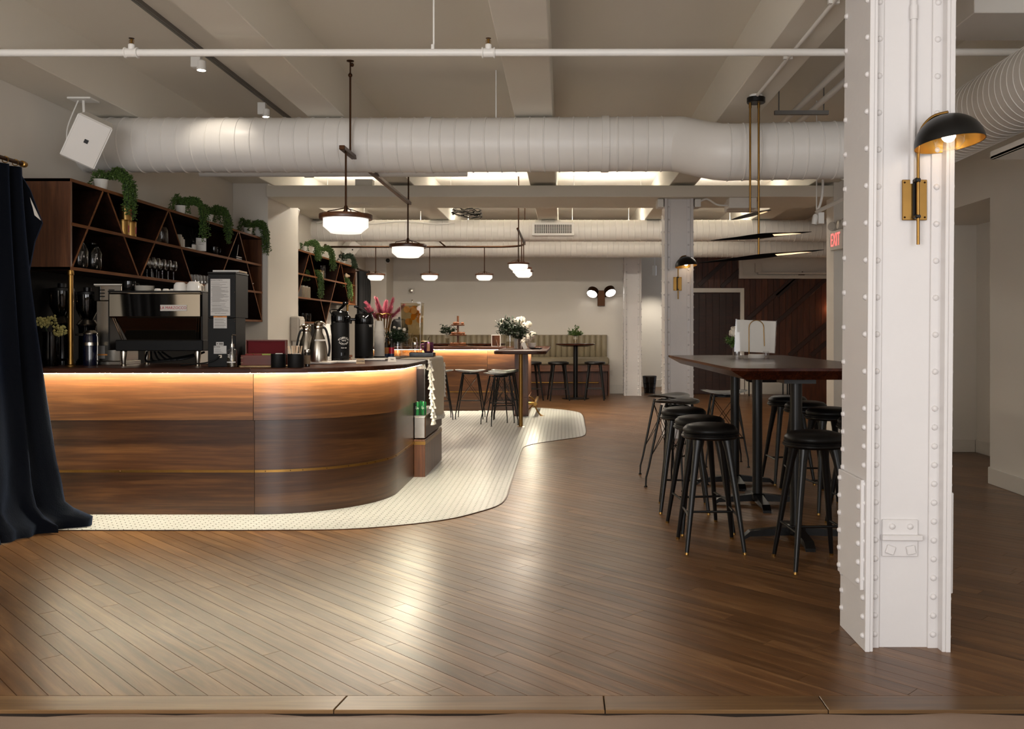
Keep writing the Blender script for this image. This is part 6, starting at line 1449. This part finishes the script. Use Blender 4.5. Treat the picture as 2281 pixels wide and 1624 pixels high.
# ---- far bar: pampas in a gold stand, pastries, flowers
px_ = (856-CX)*15.35/F
t = thing('pampas_vase', 'gold ribbed stand filled with pink pampas plumes', 'vase', (px_, 15.35, 1.0725))
gm = MB()
for i in range(14): a = 2*PI*i/14; gm.tube([(0.08*math.cos(a), 0.08*math.sin(a), 0.0), (0.08*math.cos(a), 0.08*math.sin(a), 0.3), (0.14*math.cos(a), 0.14*math.sin(a), 0.55)], 0.008, 5)
obj('gold_ribs', gm, 'brass', t)
obj('rim', MB().tube([(0.145*math.cos(2*PI*i/20), 0.145*math.sin(2*PI*i/20), 0.55+0.012*math.sin(i*2)) for i in range(20)], 0.012, 6, closed=True), 'brass', t, smooth=50)
obj('waist_ring', MB().tube([(0.082*math.cos(2*PI*i/20), 0.082*math.sin(2*PI*i/20), 0.3) for i in range(20)], 0.006, 6, closed=True), 'brass', t, smooth=50)
obj('base', MB().lathe([(0.09, 0), (0.09, 0.012)], 20), 'brass', t, smooth=50)
r = random.Random(12)
for i in range(11):
    a = r.uniform(0, 2*PI); e_ = Vector((math.cos(a)*r.uniform(0.08, 0.30), math.sin(a)*0.12, r.uniform(0.62, 0.80))); pm = MB(); b0 = Vector((0, 0, 0.35))
    if i < 4: e_ = Vector(((-0.30, -0.13, 0.16, 0.34)[i], -0.05, (0.74, 0.82, 0.80, 0.70)[i]))
    for k in range(420):
        u = r.uniform(0.35, 1.0); p = b0.lerp(e_, u); d = Vector((r.gauss(0, 1), r.gauss(0, 1), r.gauss(0.4, 0.8))).normalized(); l = 0.13*(1.2-u*0.75)
        pm.tube([p, p+d*l*0.55+(e_-b0).normalized()*l*0.5], [0.002, 0.0006], 3)
    obj('plume', pm, 'pink', t)
t = thing('black_hood', 'rounded black machine cover behind the paper cups', 'machine', ((884-CX)*15.35/F, 15.58, 1.0725)); obj('hood', MB().lathe([(0.15, 0), (0.15, 0.30), (0.13, 0.42), (0.09, 0.47), (0.0001, 0.48)], 24), 'blackmat', t, smooth=50); obj('knob', MB().ball((0, 0, 0.49), 0.02), 'black', t)
t = thing('pastry_stand', 'three-tier wooden pastry stand on the far bar', 'cake stand', ((1020-CX)*15.3/F, 15.3, 1.0725))
obj('post', MB().lathe([(0.018, 0.0), (0.018, 0.52)], 12), 'walz', t, smooth=40)
tiers = ((0.165, 0.012), (0.145, 0.19), (0.115, 0.36))
for rr, z in tiers: obj('tier', MB().lathe([(rr*0.9, z-0.008), (rr, z), (rr, z+0.012), (rr*0.95, z+0.014)], 28), 'walx', t, smooth=40)
k = 0
for ti, (rr, z) in enumerate(tiers):
    for i in range((6, 5, 3)[ti]):
        a = 2*PI*i/(6, 5, 3)[ti]+0.3; rr2 = rr*0.64
        pst = MB()
        c = [(0.05*math.cos(-1.2+2.4*q/8), 0.05*math.sin(-1.2+2.4*q/8)-0.0, 0.022) for q in range(9)]
        pst.tube([(x-0.04, y, zz_) for x, y, zz_ in c], [0.006, 0.014, 0.019, 0.022, 0.023, 0.022, 0.019, 0.014, 0.006], 9)
        single('croissant', pst, 'bread', 'brown pastry on the %s tier of the pastry stand' % ('bottom', 'middle', 'top')[ti], 'pastry', ((1020-CX)*15.3/F+rr2*math.cos(a), 15.3+rr2*math.sin(a), 1.0725+z+0.014), a, 'pastries on the tiered stand', smooth=50)
t = vase(((996-CX)*17.85/F+0.0, 17.85, 1.0915), 0.045, 0.2, 'small glass vase with dark leaves on the pub table left of the pastry stand'); bouquet(t, 0, 0, 0.2, 14, 40, 0.22, 'leafdk', 0.035)
t = vase((0.235, 17.72, 1.0905), 0.045, 0.16, 'small glass vase with green leaves on the round pub table'); bouquet(t, 0, 0, 0.17, 15, 45, 0.18, 'leaf', 0.035)
t = thing('picture_frame', 'white picture frame seen from behind with its easel leg', 'frame', ((1105-CX)*15.2/F, 15.2, 1.0725)); obj('frame', MB().box(-0.08, 0.08, 0, 0.012, 0, 0.2).xf(Matrix.Rotation(0.12, 4, 'X')), 'paper', t); obj('backing', MB().box(-0.066, 0.066, -0.003, 0.0, 0.012, 0.188).xf(Matrix.Rotation(0.12, 4, 'X')), 'walz', t); obj('easel_leg', MB().tube([(0.0, 0.0, 0.13), (0.045, -0.09, 0.003)], 0.012, 4), 'walz', t)
vx, vy = (1136-CX)*13.2/F, 13.2
t = vase((vx, vy, 1.0725), 0.058, 0.21, 'tall clear vase of eucalyptus and greenery on the far bar tongue'); bouquet(t, 0, 0, 0.22, 21, 150, 0.27, 'leafdk', 0.03, [(-0.13, -0.02, 0.36, 0.03), (-0.11, 0.0, 0.42, 0.03)], 1.2)
t = vase(((1161-CX)*13.2/F, 13.25, 1.0725), 0.05, 0.14, 'mosaic glass vase of white flowers on the far bar tongue', plain('mosaic_glass', '#8a7468', 0.15, 0.5, var=0.8, scale=40)); bouquet(t, 0.02, 0, 0.16, 22, 70, 0.20, 'leafdk', 0.03, [(-0.04, -0.02, 0.39, 0.075), (0.06, -0.02, 0.33, 0.07), (0.11, 0.0, 0.36, 0.05), (0.09, -0.06, 0.16, 0.075), (0.16, 0.0, 0.20, 0.06), (-0.05, -0.08, 0.22, 0.035), (0.03, -0.1, 0.10, 0.045), (0.0, 0.05, 0.42, 0.06)])
simplebox('candle_box', 'narrow white box between the two flower vases', 'box', ((1148.5-CX)*13.25/F, 13.36, 1.0725), 0.05, 0.05, 0.16, 'paper')
single('ribbed_bowl', MB().lathe([(0.03, 0), (0.06, 0.03), (0.068, 0.085), (0.064, 0.085), (0.05, 0.03), (0.0001, 0.01)], 26), 'china', 'white ribbed bowl right of the white flowers', 'bowl', ((1184-CX)*13.4/F, 13.4, 1.0725), smooth=20)
single('black_plate', MB().lathe([(0.07, 0), (0.09, 0.012), (0.10, 0.02), (0.09, 0.016), (0.0001, 0.008)], 26), 'black', 'black plate at the right edge of the far bar tongue', 'plate', ((1194-CX)*12.9/F, 12.9, 1.0725), smooth=40)
single('leaning_card', MB().box(-0.03, 0.03, -0.002, 0.002, 0, 0.1).xf(Matrix.Rotation(-0.45, 4, 'Y')), 'paper', 'white card leaning beside the mosaic vase', 'card', ((1171-CX)*12.9/F-0.0, 12.95, 1.074))
# ---- communal table: sign holder and flowers
X0 = (1685-CX)*7.5/F
t = thing('sign_holder', 'white sign held by a brass loop on a marble disc', 'sign', (X0, 7.5, 1.1055))
obj('base', MB().lathe([(0.066, 0), (0.068, 0.004), (0.068, 0.03), (0.064, 0.034)], 32), 'marble', t, smooth=40)
obj('wire_loop', MB().tube([(-0.062, -0.0, 0.03)]+[(-0.062+0.0, 0, 0.23)]+[(-0.0-0.062*math.cos(a*PI/10), 0, 0.255+0.062*math.sin(a*PI/10)) for a in range(11)]+[(0.062, 0, 0.23), (0.066, 0, 0.10)], 0.0035, 8), 'brass', t, smooth=50)
sh = obj('sign_sheet', MB().box(-0.165, 0.165, 0.008, 0.012, 0.0, 0.265).xf(Matrix.Translation((-0.012, 0, 0.05)) @ Matrix.Rotation(0.045, 4, 'Y')), 'paper', t); obj('sleeve', MB().box(-0.172, 0.172, 0.006, 0.014, -0.004, 0.27).xf(Matrix.Translation((-0.012, 0.0, 0.05)) @ Matrix.Rotation(0.045, 4, 'Y')), 'glass', sh)
t = thing('flower_vase', 'glass vase of white hydrangea behind the white sign on the tall table', 'vase', ((1642-CX)*7.75/F, 7.75, 1.1055)); obj('vase', MB().lathe([(0.04, 0), (0.04, 0.10)], 20, cap1=False), 'glass', t, smooth=40)
bouquet(t, -0.01, 0, 0.10, 33, 14, 0.10, 'leaf', 0.04, [(-0.02, -0.02, 0.215, 0.055)])
for i, px in enumerate((1652, 1708)): jug(((px-CX)*7.45/F, 7.48, 1.1055), ('small glass votive left of the marble disc', 'small glass votive right of the marble disc')[i], 0.026, 0.06, 'glass', 'votive', 'glass_votive')
# ---- things on walls and floor
t = thing('towel_dispenser', 'pale plastic towel dispenser on the side of the pilaster', 'dispenser', (-3.626, 12.05, 1.2)); obj('body', MB().box(0.0, 0.11, -0.14, 0.14, 0.0, 0.33, 0.015), 'lining', t); obj('cover', MB().box(0.11, 0.125, -0.11, 0.11, 0.1, 0.30, 0.008), 'white', t); obj('paper_sheet', MB().box(0.02, 0.08, -0.10, 0.10, -0.08, 0.002), 'paper', t)
t = thing('wall_socket', 'row of pale switches on the wall under the near shelf', 'switch', (WL, 10.5, 1.33)); obj('plate', MB().box(0, 0.006, -0.16, 0.16, 0, 0.12, 0.002), 'trimw', t)
for i in range(4): obj('switch', MB().box(0.006, 0.011, -0.13+0.075*i, -0.095+0.075*i, 0.03, 0.09), 'white', t)
t = thing('wall_alarm', 'square white alarm with a round centre on the back wall', 'alarm', at(916, 648, YB)); obj('plate', MB().box(-0.068, 0.068, -0.03, 0, -0.066, 0.066, 0.004), 'trimw', t); obj('strobe', MB().lathe([(0.05, 0), (0.045, 0.02), (0.0001, 0.03)], 18).xf(Matrix.Rotation(PI/2, 4, 'X')), 'steel', t, (0, -0.03, 0), smooth=40)
t = thing('security_camera', 'small white dome camera with black lens on the pilaster corner', 'camera', at(884, 581, 18.4)); t.location.x = -3.60; t.location.y = 18.36; obj('body', MB().lathe([(0.06, -0.05), (0.07, 0.0), (0.06, 0.05)], 18).xf(Matrix.Rotation(PI/2, 4, 'X')), 'trimw', t, smooth=40); obj('lens', MB().ball((0.02, -0.05, 0), 0.045, 12, 6), 'blackgl', t, smooth=50)
t = thing('waste_bin', 'black wire waste bin with a clear liner beside the far column', 'bin', ((1447-CX)*19.4/F, 19.4, 0)); bm_ = MB()
for i in range(28): a = 2*PI*i/28; bm_.tube([(0.115*math.cos(a), 0.115*math.sin(a), 0.01), (0.15*math.cos(a), 0.15*math.sin(a), 0.36)], 0.003, 4)
for z, rr in ((0.01, 0.115), (0.1, 0.125), (0.2, 0.134), (0.36, 0.15)): bm_.tube([(rr*math.cos(2*PI*i/28), rr*math.sin(2*PI*i/28), z) for i in range(28)], 0.006 if z > 0.3 else 0.004, 5, closed=True)
obj('wire_basket', bm_, 'black', t); obj('liner', MB().lathe([(0.10, 0.015), (0.145, 0.35)], 20, cap1=False), 'smoke', t, smooth=40); obj('bottom', MB().lathe([(0.115, 0), (0.115, 0.012)], 20), 'black', t)
t = thing('wall_outlet', 'small white outlet on the back wall right of the banquette', 'outlet', at(1361, 831, YB)); obj('plate', MB().box(-0.04, 0.04, -0.008, 0, -0.06, 0.06, 0.002), 'trimw', t); obj('sockets', MB().box(-0.018, 0.018, -0.011, -0.008, 0.008, 0.035).box(-0.018, 0.018, -0.011, -0.008, -0.035, -0.008), 'lining', t)
t = thing('bench', 'long black bench with thin legs against the wood wall', 'bench', (4.6, 18.3, 0)); obj('seat', MB().box(-0.85, 0.8, -0.22, 0.22, 0.30, 0.42, 0.02), 'leather', t, smooth=40)
for x in (-0.78, -0.08, 0.05, 0.72):
    for y in (-0.18, 0.18): obj('leg', MB().tube([(x, y, 0), (x, y, 0.31)], 0.014, 8), 'black', t)
t = thing('dark_cabinet', 'dark brown box seat at the right before the wood wall', 'cabinet', (4.22, 14.7, 0)); obj('body', MB().box(-0.4, 0.36, -0.3, 0.3, 0.03, 0.62, 0.01), 'walldk', t); obj('plinth', MB().box(-0.37, 0.33, -0.27, 0.27, 0, 0.03), 'black', t)
# warm wall light on the wood wall behind the exit column
t = thing('wall_sconce', 'small warm cube light on the wood wall at the right', 'lamp', (5.70, 18.98, 1.80)); obj('body', MB().box(-0.04, 0.04, -0.08, 0.0, -0.09, 0.09, 0.004), 'bronze', t); obj('lamp_face', MB().box(-0.03, 0.03, -0.06, -0.02, 0.0905, 0.094).box(-0.03, 0.03, -0.06, -0.02, -0.094, -0.0905).box(-0.044, -0.0405, -0.06, -0.02, -0.05, 0.05), glow('amber_lit', (1.0, 0.45, 0.18, 1), 40.0), t)
# alcove downlight
t = thing('downlight', 'recessed round downlight in the alcove ceiling on the right', 'light', (4.42, 8.2, 2.5)); obj('ring', MB().lathe([(0.06, -0.006), (0.05, -0.004)], 20, cap0=False, cap1=False), 'trimw', t); obj('lens', MB().lathe([(0.0001, -0.003), (0.05, -0.003)], 20, cap0=False, cap1=False), 'spotlens', t)
